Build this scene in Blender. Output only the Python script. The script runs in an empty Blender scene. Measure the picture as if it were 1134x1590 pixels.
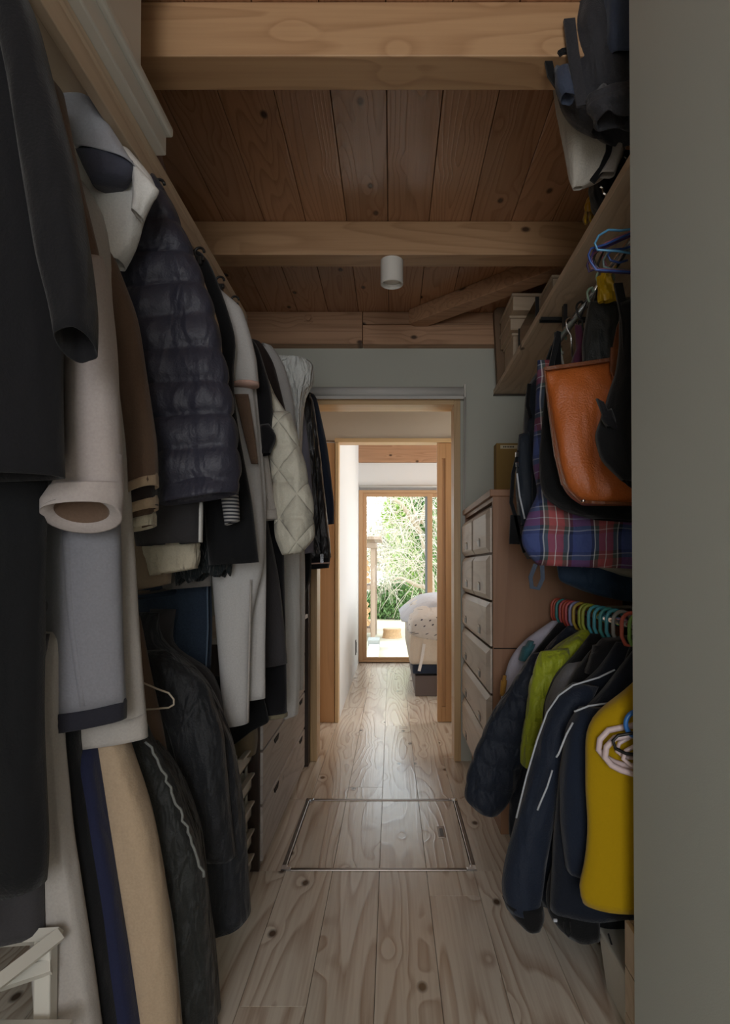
import bpy, math, random
from mathutils import Vector, noise as mnoise
PI = math.pi
S = bpy.context.scene
C = S.collection
random.seed(4)

# ------------------------------------------------------------------ camera
F, CX, HY, PITCH = 960.0, 608.0, 880.0, math.radians(0.8)
CY = HY - F * math.tan(PITCH)
cam = bpy.data.cameras.new('camera'); camo = bpy.data.objects.new('camera', cam); C.objects.link(camo)
camo.location = (0, 0, 1.0); camo.rotation_euler = (PI / 2 + PITCH, 0, 0)
cam.sensor_fit = 'VERTICAL'; cam.sensor_height = 36; cam.lens = F * 36 / 1590
cam.shift_x = -(CX - 567) / 1590; cam.shift_y = (CY - 795) / 1590
cam.clip_start = 0.02; cam.clip_end = 300
S.camera = camo
# ------------------------------------------------------------------ world, sun, lights, exposure
W = bpy.data.worlds.new('world'); S.world = W; W.use_nodes = True
wn = W.node_tree; bg = wn.nodes['Background']
tcw = wn.nodes.new('ShaderNodeTexCoord'); sepw = wn.nodes.new('ShaderNodeSeparateXYZ')
rw = wn.nodes.new('ShaderNodeValToRGB')
wn.links.new(tcw.outputs['Generated'], sepw.inputs[0]); wn.links.new(sepw.outputs[2], rw.inputs[0])
rw.color_ramp.elements[0].position = 0.0; rw.color_ramp.elements[0].color = (0.97, 0.985, 1.0, 1)
rw.color_ramp.elements[1].position = 0.6; rw.color_ramp.elements[1].color = (0.80, 0.90, 1.0, 1)
wn.links.new(rw.outputs[0], bg.inputs[0]); bg.inputs[1].default_value = 2.9
sun = bpy.data.lights.new('sun', 'SUN'); sun.energy = 2.6; sun.angle = math.radians(8); sun.color = (1, .96, .88)
so = bpy.data.objects.new('sun', sun); C.objects.link(so); so.rotation_euler = (math.radians(48), 0, math.radians(-62))

def portal(name, loc, rot, sx, sy):
    l = bpy.data.lights.new(name, 'AREA'); l.shape = 'RECTANGLE'; l.size = sx; l.size_y = sy
    l.cycles.is_portal = True
    o = bpy.data.objects.new(name, l); C.objects.link(o); o.location = loc; o.rotation_euler = rot
portal('garden_window_portal', (.53, 6.62, .93), (-PI / 2, 0, 0), 1.75, 1.75)
portal('rear_window_portal', (.0, -2.66, 1.25), (PI / 2, 0, 0), 1.7, 1.5)
def area(name, loc, rot, sx, sy, watt, col=(1, 1, 1)):
    l = bpy.data.lights.new(name, 'AREA'); l.shape = 'RECTANGLE'; l.size = sx; l.size_y = sy; l.energy = watt; l.color = col
    o = bpy.data.objects.new(name, l); C.objects.link(o); o.location = loc; o.rotation_euler = rot
area('rear_window_daylight', (-.1, -2.45, 1.35), (PI / 2, 0, 0), 1.0, 1.5, 27, (.98, .985, 1.0))      # the window behind the photographer
area('added_bedroom_side_fill', (2.5, 5.3, 1.4), (0, PI / 2, 0), 1.3, 1.6, 46, (.95, .98, 1))   # added fill brightening the bedroom from the right; that wall has no window
area('added_corridor_fill', (1.05, 3.65, 1.5), (0, PI / 2, 0), .5, 1.2, 9, (1, .96, .9))  # unseen fill lamp added to brighten the corridor, no window behind it
S.view_settings.view_transform = 'Standard'; S.view_settings.look = 'None'
S.view_settings.gamma = 1; S.view_settings.use_curve_mapping = False
S.view_settings.exposure = 0.08

# ------------------------------------------------------------------ helpers
def P(x, y, Y):
    """point of the plane at depth Y under photo pixel (x, y)"""
    dx = (x - CX) / F; dy = -(y - CY) / F
    c, s = math.cos(PITCH), math.sin(PITCH)
    vy = c - dy * s; vz = s + dy * c
    t = Y / vy
    return Vector((dx * t, Y, 1.0 + vz * t))

def srgb(r, g, b):
    f = lambda v: ((v / 255 + .055) / 1.055) ** 2.4 if v > 10 else v / 255 / 12.92
    return (f(r), f(g), f(b), 1)

class MB:
    def __init__(s): s.v = []; s.f = []
    def add(s, v, f):
        n = len(s.v); s.v += [tuple(p) for p in v]; s.f += [tuple(i + n for i in q) for q in f]; return s
    def box(s, x0, x1, y0, y1, z0, z1):
        v = [(x, y, z) for x in (x0, x1) for y in (y0, y1) for z in (z0, z1)]
        return s.add(v, [(0, 1, 3, 2), (4, 6, 7, 5), (0, 4, 5, 1), (2, 3, 7, 6), (0, 2, 6, 4), (1, 5, 7, 3)])
    def prism(s, poly, axis, a, b):
        def mk(p, t):
            return {'x': (t, p[0], p[1]), 'y': (p[0], t, p[1]), 'z': (p[0], p[1], t)}[axis]
        n = len(poly); v = [mk(p, a) for p in poly] + [mk(p, b) for p in poly]
        return s.add(v, [tuple(range(n))[::-1], tuple(range(n, 2 * n))] + [(i, (i + 1) % n, n + (i + 1) % n, n + i) for i in range(n)])
    def rings(s, R, cap0=True, cap1=True):
        n = len(R[0]); v = [p for r in R for p in r]; f = []
        for k in range(len(R) - 1):
            for i in range(n):
                j = (i + 1) % n; f.append((k * n + i, k * n + j, (k + 1) * n + j, (k + 1) * n + i))
        if cap0: f.append(tuple(range(n))[::-1])
        if cap1: f.append(tuple(range((len(R) - 1) * n, len(R) * n)))
        return s.add(v, f)
    def tube(s, pts, r, n=8, caps=True):
        pts = [Vector(p) for p in pts]; R = []; up = None
        for i, p in enumerate(pts):
            d = (pts[min(i + 1, len(pts) - 1)] - pts[max(i - 1, 0)])
            d = d.normalized() if d.length > 1e-9 else Vector((0, 0, 1))
            if up is None:
                up = d.cross(Vector((0, 0, 1)) if abs(d.z) < .9 else Vector((1, 0, 0)))
            a = up - d * up.dot(d)
            if a.length < 1e-5: a = d.cross(Vector((.3, 1, .2)))
            a.normalize(); b = d.cross(a).normalized(); up = a
            rr = r[i] if isinstance(r, (list, tuple)) else r
            R.append([p + a * math.cos(2 * PI * k / n) * rr + b * math.sin(2 * PI * k / n) * rr for k in range(n)])
        return s.rings(R, caps, caps)
    def lathe(s, prof, cx, cy, n=24):
        R = [[(cx + r * math.cos(2 * PI * k / n), cy + r * math.sin(2 * PI * k / n), z) for k in range(n)] for r, z in prof]
        return s.rings(R, True, True)
    def build(s, name, m, parent=None, smooth=False, label=None, bevel=0, kind=None, cat=None, group=None, solid=0):
        me = bpy.data.meshes.new(name); me.from_pydata(s.v, [], s.f); me.update()
        if smooth: me.polygons.foreach_set('use_smooth', [True] * len(me.polygons))
        me.materials.append(m)
        o = bpy.data.objects.new(name, me); C.objects.link(o)
        if parent:
            o.parent = parent
            if 'off' in parent: o.location = -Vector(parent['off'])
        if bevel:
            b = o.modifiers.new('bevel', 'BEVEL'); b.width = bevel; b.segments = 2; b.limit_method = 'ANGLE'
        if solid:
            b = o.modifiers.new('solid', 'SOLIDIFY'); b.thickness = solid
        tag(o, label, cat, group, kind)
        return o

def tag(o, label=None, cat=None, group=None, kind=None):
    if label: o['label'] = label
    if cat: o['category'] = cat
    if group: o['group'] = group
    if kind: o['kind'] = kind
    return o

OFFS = {}
def thing(name, label, cat, loc=(0, 0, 0), group=None):
    o = bpy.data.objects.new(name, None); C.objects.link(o); o.location = loc; o.empty_display_size = .05
    tag(o, label, cat, group); OFFS[o.name] = Vector(loc)
    return o
_b = MB.build
def build2(s, name, m, parent=None, **k):
    o = _b(s, name, m, parent, **k)
    if parent is not None:
        if parent.name in OFFS: o.location = -OFFS[parent.name]
    return o
MB.build = build2

def copy_tree(o, parent=None):
    c = o.copy(); C.objects.link(c); c.parent = parent
    for ch in list(o.children): copy_tree(ch, c)
    return c

# ------------------------------------------------------------------ materials
def new_mat(name):
    m = bpy.data.materials.new(name); m.use_nodes = True
    nt = m.node_tree; return m, nt, nt.nodes, nt.links, nt.nodes['Principled BSDF']
def math_node(N, L, op, a, b=None, clamp=False):
    n = N.new('ShaderNodeMath'); n.operation = op; n.use_clamp = clamp
    for i, v in enumerate((a, b)):
        if v is None: continue
        if isinstance(v, (int, float)): n.inputs[i].default_value = v
        else: L.new(v, n.inputs[i])
    return n.outputs[0]

def wood(name, light, dark, axis='y', rough=.45, K=13, across=5.0, along=.5, knots=True, contrast=1.0, spec=.4, var=.18, flat=None, kr=.075):
    m, nt, N, L, B = new_mat(name)
    tc = N.new('ShaderNodeTexCoord'); oi = N.new('ShaderNodeObjectInfo')
    rnd = math_node(N, L, 'MULTIPLY', oi.outputs['Random'], 37.0)
    cx = N.new('ShaderNodeCombineXYZ')
    for i in range(3): L.new(rnd, cx.inputs[i])
    ad = N.new('ShaderNodeVectorMath'); ad.operation = 'ADD'; L.new(tc.outputs['Object'], ad.inputs[0]); L.new(cx.outputs[0], ad.inputs[1])
    def mapped(ac, al, fl=None):
        mp = N.new('ShaderNodeMapping'); sc = [ac, ac, ac]; sc['xyz'.index(axis)] = al
        if fl: sc['xyz'.index(fl)] = 0
        mp.inputs['Scale'].default_value = sc; L.new(ad.outputs[0], mp.inputs[0]); return mp.outputs[0]
    nz = N.new('ShaderNodeTexNoise'); nz.inputs['Scale'].default_value = 1; nz.inputs['Detail'].default_value = 1.2
    L.new(mapped(across, along), nz.inputs['Vector'])
    field = math_node(N, L, 'MULTIPLY', nz.outputs[0], float(K))
    if knots:
        vo = N.new('ShaderNodeTexVoronoi'); vo.inputs['Scale'].default_value = 1; vo.inputs['Randomness'].default_value = .9
        if flat:
            vo.voronoi_dimensions = '2D'; sx = N.new('ShaderNodeSeparateXYZ'); L.new(mapped(5.5, 3.4, flat), sx.inputs[0]); cc = N.new('ShaderNodeCombineXYZ')
            for q_, ax_ in enumerate([a_ for a_ in 'xyz' if a_ != flat]): L.new(sx.outputs['xyz'.index(ax_)], cc.inputs[q_])
            L.new(cc.outputs[0], vo.inputs['Vector'])
        else: L.new(mapped(4.2, 2.1), vo.inputs['Vector'])
        g = N.new('ShaderNodeMapRange'); g.inputs[1].default_value = 0; g.inputs[2].default_value = .28; g.inputs[3].default_value = .8; g.inputs[4].default_value = 0
        g.interpolation_type = 'SMOOTHSTEP'
        L.new(vo.outputs['Distance'], g.inputs[0]); field = math_node(N, L, 'ADD', field, g.outputs[0])
        kn = N.new('ShaderNodeMapRange'); kn.inputs[1].default_value = kr * .45; kn.inputs[2].default_value = kr; kn.inputs[3].default_value = 1; kn.inputs[4].default_value = 0
        L.new(vo.outputs['Distance'], kn.inputs[0])
        sepc = N.new('ShaderNodeSeparateColor'); L.new(vo.outputs['Color'], sepc.inputs[0])
        pick = math_node(N, L, 'GREATER_THAN', sepc.outputs[0], .55)
        knf = math_node(N, L, 'MULTIPLY', kn.outputs[0], pick)
    fr = math_node(N, L, 'FRACT', field)
    r = N.new('ShaderNodeValToRGB'); e = r.color_ramp.elements
    e[0].position = 0; e[0].color = (0, 0, 0, 1); e[1].position = 1; e[1].color = (0, 0, 0, 1)
    q = e.new(.55); q.color = (.22, .22, .22, 1); q = e.new(.88); q.color = (1, 1, 1, 1)
    L.new(fr, r.inputs[0])
    fn = N.new('ShaderNodeTexNoise'); fn.inputs['Scale'].default_value = 1; fn.inputs['Detail'].default_value = 4
    L.new(mapped(110, 3), fn.inputs['Vector'])
    f1 = math_node(N, L, 'MULTIPLY', r.outputs[0], .62 * contrast)
    f2 = math_node(N, L, 'SUBTRACT', fn.outputs[0], .5)
    f2 = math_node(N, L, 'MULTIPLY', f2, .9 * contrast)
    fac = math_node(N, L, 'ADD', f1, f2, True)
    mx = N.new('ShaderNodeMix'); mx.data_type = 'RGBA'; mx.inputs['A'].default_value = light; mx.inputs['B'].default_value = dark
    L.new(fac, mx.inputs['Factor'])
    col = mx.outputs['Result']
    if knots:
        m2 = N.new('ShaderNodeMix'); m2.data_type = 'RGBA'; m2.inputs['B'].default_value = tuple(c * .3 for c in dark[:3]) + (1,)
        L.new(knf, m2.inputs['Factor']); L.new(col, m2.inputs['A']); col = m2.outputs['Result']
    hs = N.new('ShaderNodeHueSaturation'); L.new(col, hs.inputs['Color'])
    vv = math_node(N, L, 'MULTIPLY', oi.outputs['Random'], var); vv = math_node(N, L, 'ADD', vv, 1 - var / 2)
    L.new(vv, hs.inputs['Value'])
    L.new(hs.outputs[0], B.inputs['Base Color'])
    B.inputs['Roughness'].default_value = rough; B.inputs['Specular IOR Level'].default_value = spec
    bp = N.new('ShaderNodeBump'); bp.inputs['Strength'].default_value = .25; bp.inputs['Distance'].default_value = .002
    L.new(fac, bp.inputs['Height']); L.new(bp.outputs[0], B.inputs['Normal'])
    return m

def cloth(name, rgb, rough=.92, wr=.2, weave=700, var=.14, sheen=.15, spec=.2, wscale=9):
    m, nt, N, L, B = new_mat(name)
    c = srgb(*rgb)
    tc = N.new('ShaderNodeTexCoord')
    n1 = N.new('ShaderNodeTexNoise'); n1.inputs['Scale'].default_value = 240; n1.inputs['Detail'].default_value = 3
    n2 = N.new('ShaderNodeTexNoise'); n2.inputs['Scale'].default_value = wscale; n2.inputs['Detail'].default_value = 2; n2.inputs['Distortion'].default_value = .35
    L.new(tc.outputs['Object'], n1.inputs['Vector'])
    mp = N.new('ShaderNodeMapping'); mp.inputs['Scale'].default_value = (1.5, 1.5, .55); mp.inputs['Rotation'].default_value = (.2, .3, 0)
    L.new(tc.outputs['Object'], mp.inputs[0]); L.new(mp.outputs[0], n2.inputs['Vector'])
    mx = N.new('ShaderNodeMix'); mx.data_type = 'RGBA'
    mx.inputs['A'].default_value = tuple(v * (1 - var) for v in c[:3]) + (1,); mx.inputs['B'].default_value = tuple(min(1, v * (1 + var)) for v in c[:3]) + (1,)
    L.new(n1.outputs[0], mx.inputs['Factor']); L.new(mx.outputs['Result'], B.inputs['Base Color'])
    B.inputs['Roughness'].default_value = rough; B.inputs['Specular IOR Level'].default_value = spec
    B.inputs['Sheen Weight'].default_value = sheen; B.inputs['Sheen Roughness'].default_value = .5
    h = math_node(N, L, 'MULTIPLY', n1.outputs[0], .06); h2 = math_node(N, L, 'ADD', h, n2.outputs[0])
    bp = N.new('ShaderNodeBump'); bp.inputs['Strength'].default_value = min(1, wr * 3); bp.inputs['Distance'].default_value = .028
    L.new(h2, bp.inputs['Height']); L.new(bp.outputs[0], B.inputs['Normal'])
    return m

def plain(name, rgb, rough=.5, metal=0, spec=.5, bump=0, bscale=200, trans=0, var=0):
    m, nt, N, L, B = new_mat(name)
    B.inputs['Base Color'].default_value = srgb(*rgb); B.inputs['Roughness'].default_value = rough
    B.inputs['Metallic'].default_value = metal; B.inputs['Specular IOR Level'].default_value = spec
    B.inputs['Transmission Weight'].default_value = trans
    tc = N.new('ShaderNodeTexCoord'); n1 = N.new('ShaderNodeTexNoise'); n1.inputs['Scale'].default_value = bscale; n1.inputs['Detail'].default_value = 4
    L.new(tc.outputs['Object'], n1.inputs['Vector'])
    if bump:
        bp = N.new('ShaderNodeBump'); bp.inputs['Strength'].default_value = bump; bp.inputs['Distance'].default_value = .002
        L.new(n1.outputs[0], bp.inputs['Height']); L.new(bp.outputs[0], B.inputs['Normal'])
    if var:
        c = srgb(*rgb); mx = N.new('ShaderNodeMix'); mx.data_type = 'RGBA'
        mx.inputs['A'].default_value = tuple(v * (1 - var) for v in c[:3]) + (1,); mx.inputs['B'].default_value = tuple(min(1, v * (1 + var)) for v in c[:3]) + (1,)
        L.new(n1.outputs[0], mx.inputs['Factor']); L.new(mx.outputs['Result'], B.inputs['Base Color'])
    return m

def sheer(name, rgb, alpha):
    m = plain(name, rgb, .3); nt = m.node_tree
    B = nt.nodes['Principled BSDF']; B.inputs['Alpha'].default_value = alpha
    return m

M_floor = wood('floor_cedar', srgb(238, 228, 213), srgb(170, 138, 112), 'y', .22, K=15, across=5.5, along=.55, contrast=1.0, spec=.75, flat='z', kr=.085, var=.12)
M_ceil = wood('ceiling_cedar', srgb(184, 138, 104), srgb(136, 92, 64), 'y', .27, K=22, across=7, along=.5, contrast=.8, spec=.8, var=.22, flat='z')
M_beam = wood('beam_wood', srgb(186, 148, 110), srgb(142, 102, 68), 'x', .5, K=12, across=7, along=.5, contrast=.7, flat='y')
M_beam2 = wood('far_beam_wood', srgb(184, 144, 112), srgb(136, 98, 70), 'x', .5, K=12, across=9, along=.5, contrast=.8, flat='y')
M_beamy = wood('beam_wood_lengthwise', srgb(190, 142, 92), srgb(146, 96, 56), 'y', .5, K=12, across=7, along=.5, contrast=.7)
M_shelf = wood('shelf_wood', srgb(206, 184, 158), srgb(164, 136, 110), 'y', .55, K=12, across=7, along=.6, contrast=.7, flat='z')
M_frame = wood('door_frame_wood', srgb(208, 174, 128), srgb(176, 138, 92), 'z', .42, K=9, across=9, along=.4, knots=False, contrast=.5)
M_framex = wood('door_frame_wood_across', srgb(208, 174, 128), srgb(176, 138, 92), 'x', .42, K=9, across=9, along=.4, knots=False, contrast=.5)
M_orange = wood('orange_door_wood', srgb(200, 152, 104), srgb(168, 120, 76), 'z', .42, K=9, across=9, along=.4, knots=False, contrast=.5)
M_dress = wood('dresser_drawer_wood', srgb(194, 180, 166), srgb(150, 132, 116), 'y', .42, K=8, across=6, along=.8, knots=False, contrast=.6)
M_dside = wood('dresser_side_veneer', srgb(152, 112, 84), srgb(124, 86, 62), 'z', .5, K=7, across=6, along=.5, knots=False, contrast=.5)
M_chest = wood('low_chest_wood', srgb(196, 188, 182), srgb(150, 138, 130), 'y', .5, K=9, across=7, along=.8, contrast=.7)
M_dark = wood('dark_chest_wood', srgb(62, 48, 40), srgb(34, 26, 22), 'z', .5, K=8, across=6, along=.5, knots=False)
M_old = wood('grey_outdoor_wood', srgb(158, 138, 120), srgb(112, 92, 76), 'z', .8, K=8, across=4, along=.4)
M_log = plain('log_bark', (196, 158, 116), .9, bump=.6, bscale=30, var=.35)
M_wall = plain('plaster_green_grey', (188, 189, 178), .9, bump=.25, bscale=260, var=.03)
M_white = plain('white_wall', (232, 233, 232), .85, bump=.2, bscale=260)
M_cream = plain('cream_wall', (206, 192, 176), .85, bump=.2, bscale=260)
M_near = plain('near_panel_grey', (192, 197, 192), .6, bump=.12, bscale=420, var=.03, spec=.3)
M_box = plain('white_plastic', (206, 202, 192), .38)
M_lamp = plain('lamp_white', (222, 218, 210), .45)
M_lampin = plain('lamp_diffuser', (238, 236, 230), .6)
M_chrome = plain('chrome', (215, 215, 218), .12, 1)
M_steel = plain('brushed_steel', (112, 104, 98), .28, 1)
M_blackmetal = plain('black_metal', (22, 22, 22), .4)
M_black_plastic = plain('black_plastic', (20, 20, 22), .35)
M_gap = plain('dark_gap', (34, 24, 18), .9)
M_clear = sheer('clear_plastic', (214, 214, 208), .35)
M_blind = plain('roller_blind_white', (205, 203, 198), .7)
M_bronze = plain('window_bronze_frame', (190, 152, 112), .45)
M_alu = plain('grey_aluminium', (120, 130, 136), .4, .4)

# glass: transparent with a soft mirror coat
M_glass = bpy.data.materials.new('window_glass'); M_glass.use_nodes = True
nt = M_glass.node_tree; nt.nodes.clear()
o_ = nt.nodes.new('ShaderNodeOutputMaterial'); t_ = nt.nodes.new('ShaderNodeBsdfTransparent'); g_ = nt.nodes.new('ShaderNodeBsdfGlossy'); x_ = nt.nodes.new('ShaderNodeMixShader')
fz = nt.nodes.new('ShaderNodeFresnel'); fz.inputs[0].default_value = 1.2
t_.inputs[0].default_value = (.97, .985, .98, 1); g_.inputs['Roughness'].default_value = .02
nt.links.new(fz.outputs[0], x_.inputs[0]); nt.links.new(t_.outputs[0], x_.inputs[1]); nt.links.new(g_.outputs[0], x_.inputs[2]); nt.links.new(x_.outputs[0], o_.inputs[0])

# ------------------------------------------------------------------ room shell
ZC = 2.302; YW = 3.2
XL, XR = -1.05, .98
fl = MB().box(-1.3, 3.0, -2.7, 6.6, -.10, -.024).build('floor', M_gap, kind='structure')
pw = .1545; x0 = -.039
HX0, HX1, HY0, HY1 = -.365, .281, 2.047, 2.674
plank_cache = {}
def plank(x, y, w, l, zt=0.0, th=.022, parent=fl, mat=M_floor, g=.0006):
    key = (round(w, 4), round(l, 4), th, mat.name)
    if key not in plank_cache:
        mb = MB(); c = .0007; a, b = w / 2 - g, l / 2 - .0012
        lo = [(-a, -b, -th), (a, -b, -th), (a, b, -th), (-a, b, -th)]
        mid = [(-a, -b, -c), (a, -b, -c), (a, b, -c), (-a, b, -c)]
        top = [(-a + c, -b, 0), (a - c, -b, 0), (a - c, b, 0), (-a + c, b, 0)]
        mb.rings([lo, mid, top]); me = bpy.data.meshes.new('plank'); me.from_pydata(mb.v, [], mb.f); me.materials.append(mat); plank_cache[key] = me
    o = bpy.data.objects.new('plank', plank_cache[key]); C.objects.link(o); o.parent = parent; o.location = (x, y, zt)
    if parent.name in OFFS: o.location = Vector((x, y, zt)) - OFFS[parent.name]
    return o
joints = {0: [1.42, 4.4], 1: [.3, 2.82, 5.1], 2: [1.0, 3.9], 3: [1.893, 4.9], -1: [.9, 3.4], 4: [1.1, 3.25], -2: [2.3, 4.6], 5: [2.2]}
for k in range(-8, 20):
    xa = x0 + (k - 2) * pw; xb = xa + pw; xm = (xa + xb) / 2
    if xa < -1.28: continue
    js = [-2.65] + joints.get(k, [random.uniform(.2, 2.5), random.uniform(3.2, 5.8)]) + [6.58]
    for a, b in zip(js[:-1], js[1:]):
        # hatch cut-out
        if xb > HX0 + .01 and xa < HX1 - .01:
            left = max(xa, HX0) ; right = min(xb, HX1)
            segs = []
            lo, hi = max(a, HY0), min(b, HY1)
            if lo < hi:
                if a < HY0: segs.append((xa, xb, a, HY0))
                if b > HY1: segs.append((xa, xb, HY1, b))
                if xa < HX0 - .008: segs.append((xa, HX0, lo, hi))
                if xb > HX1 + .008: segs.append((HX1, xb, lo, hi))
            else: segs.append((xa, xb, a, b))
            for s0, s1, a_, b_ in segs: plank((s0 + s1) / 2, (a_ + b_) / 2, s1 - s0, b_ - a_)
        else: plank(xm, (a + b) / 2, pw, b - a)
# ceiling boards, separate long pieces
ce = MB().box(-1.3, 3.0, -2.7, 3.28, ZC + .02, ZC + .1).build('ceiling', M_gap, kind='structure')
for k in range(-6, 6):
    xa = -.013 + k * pw
    if xa < -1.2 or xa > .95: continue
    for a, b in ((-2.6, 1.45), (1.45, 2.35), (2.35, 3.25)):
        MB().box(-pw / 2 + .0011, pw / 2 - .0011, -(b - a) / 2, (b - a) / 2, -.002, .02).build('ceiling_board', M_ceil, ce, bevel=.0012).location = (xa + pw / 2, (a + b) / 2, ZC)
# beams
def beam(name, y0, y1, zb, m, x0=-1.1, x1=1.1, cr=False):
    b = MB().box(x0, x1, y0, y1, zb, ZC - .003).build(name, m, kind='structure', bevel=.003)
    return b
beam('trim_1', 1.403, 1.506, 2.172, M_beam)
beam('trim_2', 2.306, 2.40, 2.172, M_beam)
fb = beam('trim_3', 3.13, 3.28, 2.135, M_beam2, x1=-.148)
fb2 = MB().box(-.146, 1.1, 3.137, 3.28, 2.135, 2.235).build('trim_4', M_beam2, kind='structure', bevel=.003)
fb3 = MB().box(-.146, .14, 3.13, 3.28, 2.237, ZC - .003).build('trim_5', M_beam2, kind='structure', bevel=.003)
MB().box(.142, 1.1, 3.14, 3.28, 2.237, ZC - .003).build('trim_6', M_beam2, kind='structure', bevel=.003)
for px, py, par in ((479, 495, fb),):
    c = P(px, py, 3.129)
    R = [[(c.x + r * math.cos(2 * PI * k / 20), c.y + d, c.z + r * math.sin(2 * PI * k / 20)) for k in range(20)] for r, d in ((.027, .001), (.027, -.001), (.022, -.001), (.021, .003), (.012, .003), (.010, -.004))]
    MB().rings(R).build('bolt', M_beam2, par, smooth=False)
# corner brace (45 degrees)
br = thing('corner_brace', 'diagonal cedar brace bolted across the ceiling corner above the right boxes', 'brace', (.153, 3.14, 2.25))
a = Vector((.12, 3.135, 0)); b = Vector((.74, 2.52, 0)); d = (b - a).normalized(); n = Vector((d.y, -d.x, 0)) * -.045
MB().prism([(a + n).to_2d()[:], (b + n).to_2d()[:], (b - n).to_2d()[:], (a - n).to_2d()[:]], 'z', 2.225, ZC - .003).build('brace_timber', M_beam2, br, bevel=.003)
c = a + d * .1 - n * 1.02 if False else P(684, 483, 3.0)
R = [[(c.x - .02 + r * .7 * math.cos(2 * PI * k / 18), c.y + .003 + r * .7 * math.cos(2 * PI * k / 18) * 0 + dd, c.z + r * math.sin(2 * PI * k / 18)) for k in range(18)] for r, dd in ((.024, .02), (.024, -.004), (.018, -.004), (.012, .002), (.009, -.008))]
MB().rings(R).build('bolt', M_beam2, br)

# door wall with opening
DX0, DX1, DZ = -.405, .345, 1.86
dw = MB()
dw.box(XL - .2, DX0, YW, YW + .1, 0, 2.2).box(DX1, 3.0, YW, YW + .1, 0, 2.2).box(DX0, DX1, YW, YW + .1, DZ, 2.2)
dw.build('wall_far', M_wall, kind='structure')
MB().box(XL - .2, 3.0, YW + .09, YW + .12, 2.15, 2.5).build('wall_far_upper', M_white, kind='structure')
MB().box(XL - .1, XL, -2.7, YW, 0, 2.4).build('wall_left', M_wall, kind='structure')
MB().box(XR, XR + .1, 1.2, YW, 0, 2.4).build('wall_right', M_wall, kind='structure')
# near partition on the right (its face runs along the aisle)
MB().box(.466, .55, -2.7, 1.2, -.02, 2.4).build('wall_right_partition', M_near, kind='structure', bevel=.004)
MB().box(.55, XR + .1, 1.1, 1.19, 0, 2.4).build('wall_closet_side', M_wall, kind='structure')
# rear wall with a window opening behind the camera
rb = MB(); rb.box(-1.3, -.85, -2.7, -2.6, 0, 2.4).box(.45, .6, -2.7, -2.6, 0, 2.4).box(-.85, .45, -2.7, -2.6, 0, .5).box(-.85, .45, -2.7, -2.6, 2.0, 2.4)
rb.build('wall_back', M_wall, kind='structure')
# door_1: frame of the near doorway
d1 = thing('door_1', 'pale timber frame of the closet doorway', 'door', (0, YW, 0)); del d1['category']; d1['kind'] = 'structure'; del d1['label']
for xa, xb in ((DX0 - .012, DX0 + .022), (DX1 - .022, DX1 + .012)):
    MB().box(xa, xb, YW - .015, YW + .13, 0.001, DZ + .012).build('jamb', M_frame, d1, bevel=.002)
MB().box(DX0 + .022, DX1 - .022, YW - .015, YW + .13, DZ - .022, DZ + .012).build('head', M_framex, d1, bevel=.002)
# corridor beyond
Y2 = 4.0
MB().box(-.55, -.50, YW + .12, Y2 + .05, 0, 2.45).build('wall_corridor_left', M_cream, kind='structure')
MB().box(1.1, 1.15, YW + .12, Y2 + .05, 0, 2.45).build('wall_corridor_right', M_cream, kind='structure')
w2 = MB().box(-.55, 1.15, Y2, Y2 + .06, 1.82, 2.45).box(.62, 1.15, Y2, Y2 + .06, 0, 1.82)
w2.build('wall_corridor_far', M_cream, kind='structure')
MB().box(-1.2, 3.0, YW + .12, Y2 + .06, 2.45, 2.5).build('ceiling_corridor', M_cream, kind='structure')
d2 = thing('door_2', 'x', 'x', (0, Y2, 0)); del d2['label']; del d2['category']; d2['kind'] = 'structure'
MB().box(-.499, -.366, Y2 - .02, Y2 + .06, .001, 1.80).build('side_panel', M_orange, d2, bevel=.002)
MB().box(-.362, -.340, Y2 - .03, Y2 + .07, .001, 1.80).build('jamb', M_frame, d2, bevel=.002)
MB().box(-.366, .62, Y2 - .03, Y2 + .07, 1.802, 1.828).build('head', M_framex, d2, bevel=.002)
sd = MB().box(.296, .325, Y2 - .015, Y2 + .02, .004, 1.799).box(.349, 1.0, Y2 - .015, Y2 + .02, .004, 1.799).box(.325, .349, Y2 - .015, Y2 + .02, 1.70, 1.799).box(.325, .349, Y2 - .015, Y2 + .02, .004, .10).box(.325, .349, Y2 - .004, Y2 + .02, .10, 1.70)
sd.build('sliding_panel', M_orange, d2, bevel=.0015)
# bedroom
BX = -.342; YF = 6.44
MB().box(BX - .1, BX, Y2 + .07, YF + .1, 0, 2.6).build('wall_bedroom_left', M_white, kind='structure')
MB().box(2.6, 2.7, Y2 + .07, YF + .1, 0, 2.6).build('wall_bedroom_right', M_white, kind='structure')
MB().box(BX, 2.7, YF + .1, YF + .2, 1.80, 2.6).box(1.45, 2.7, YF + .1, YF + .2, 0, 1.8).box(BX - .1, BX + .0, YF + .1, YF + .2, 0, 2.6).box(BX, 1.5, YF + .1, YF + .2, -.3, .008).build('wall_bedroom_far', M_white, kind='structure')
MB().box(BX, 2.6, YF + .01, YF + .1, 1.845, 2.085).build('trim_7', M_white, kind='structure')
MB().box(BX, 2.6, YF - .02, YF + .1, 2.087, 2.30).build('trim_8', M_beam2, kind='structure', bevel=.003)
cb = MB().box(-1.2, 3.0, Y2 + .06, YF + .2, 2.42, 2.5).build('ceiling_bedroom', M_gap, kind='structure')
for k in range(20):
    MB().box(-.0715, .0715, -(YF - Y2) / 2 + .05, (YF - Y2) / 2, 0, .02).build('ceiling_board', M_beamy, cb, bevel=.001).location = (-.27 + k * .145, (YF + Y2) / 2 + .02, 2.398)
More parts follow.
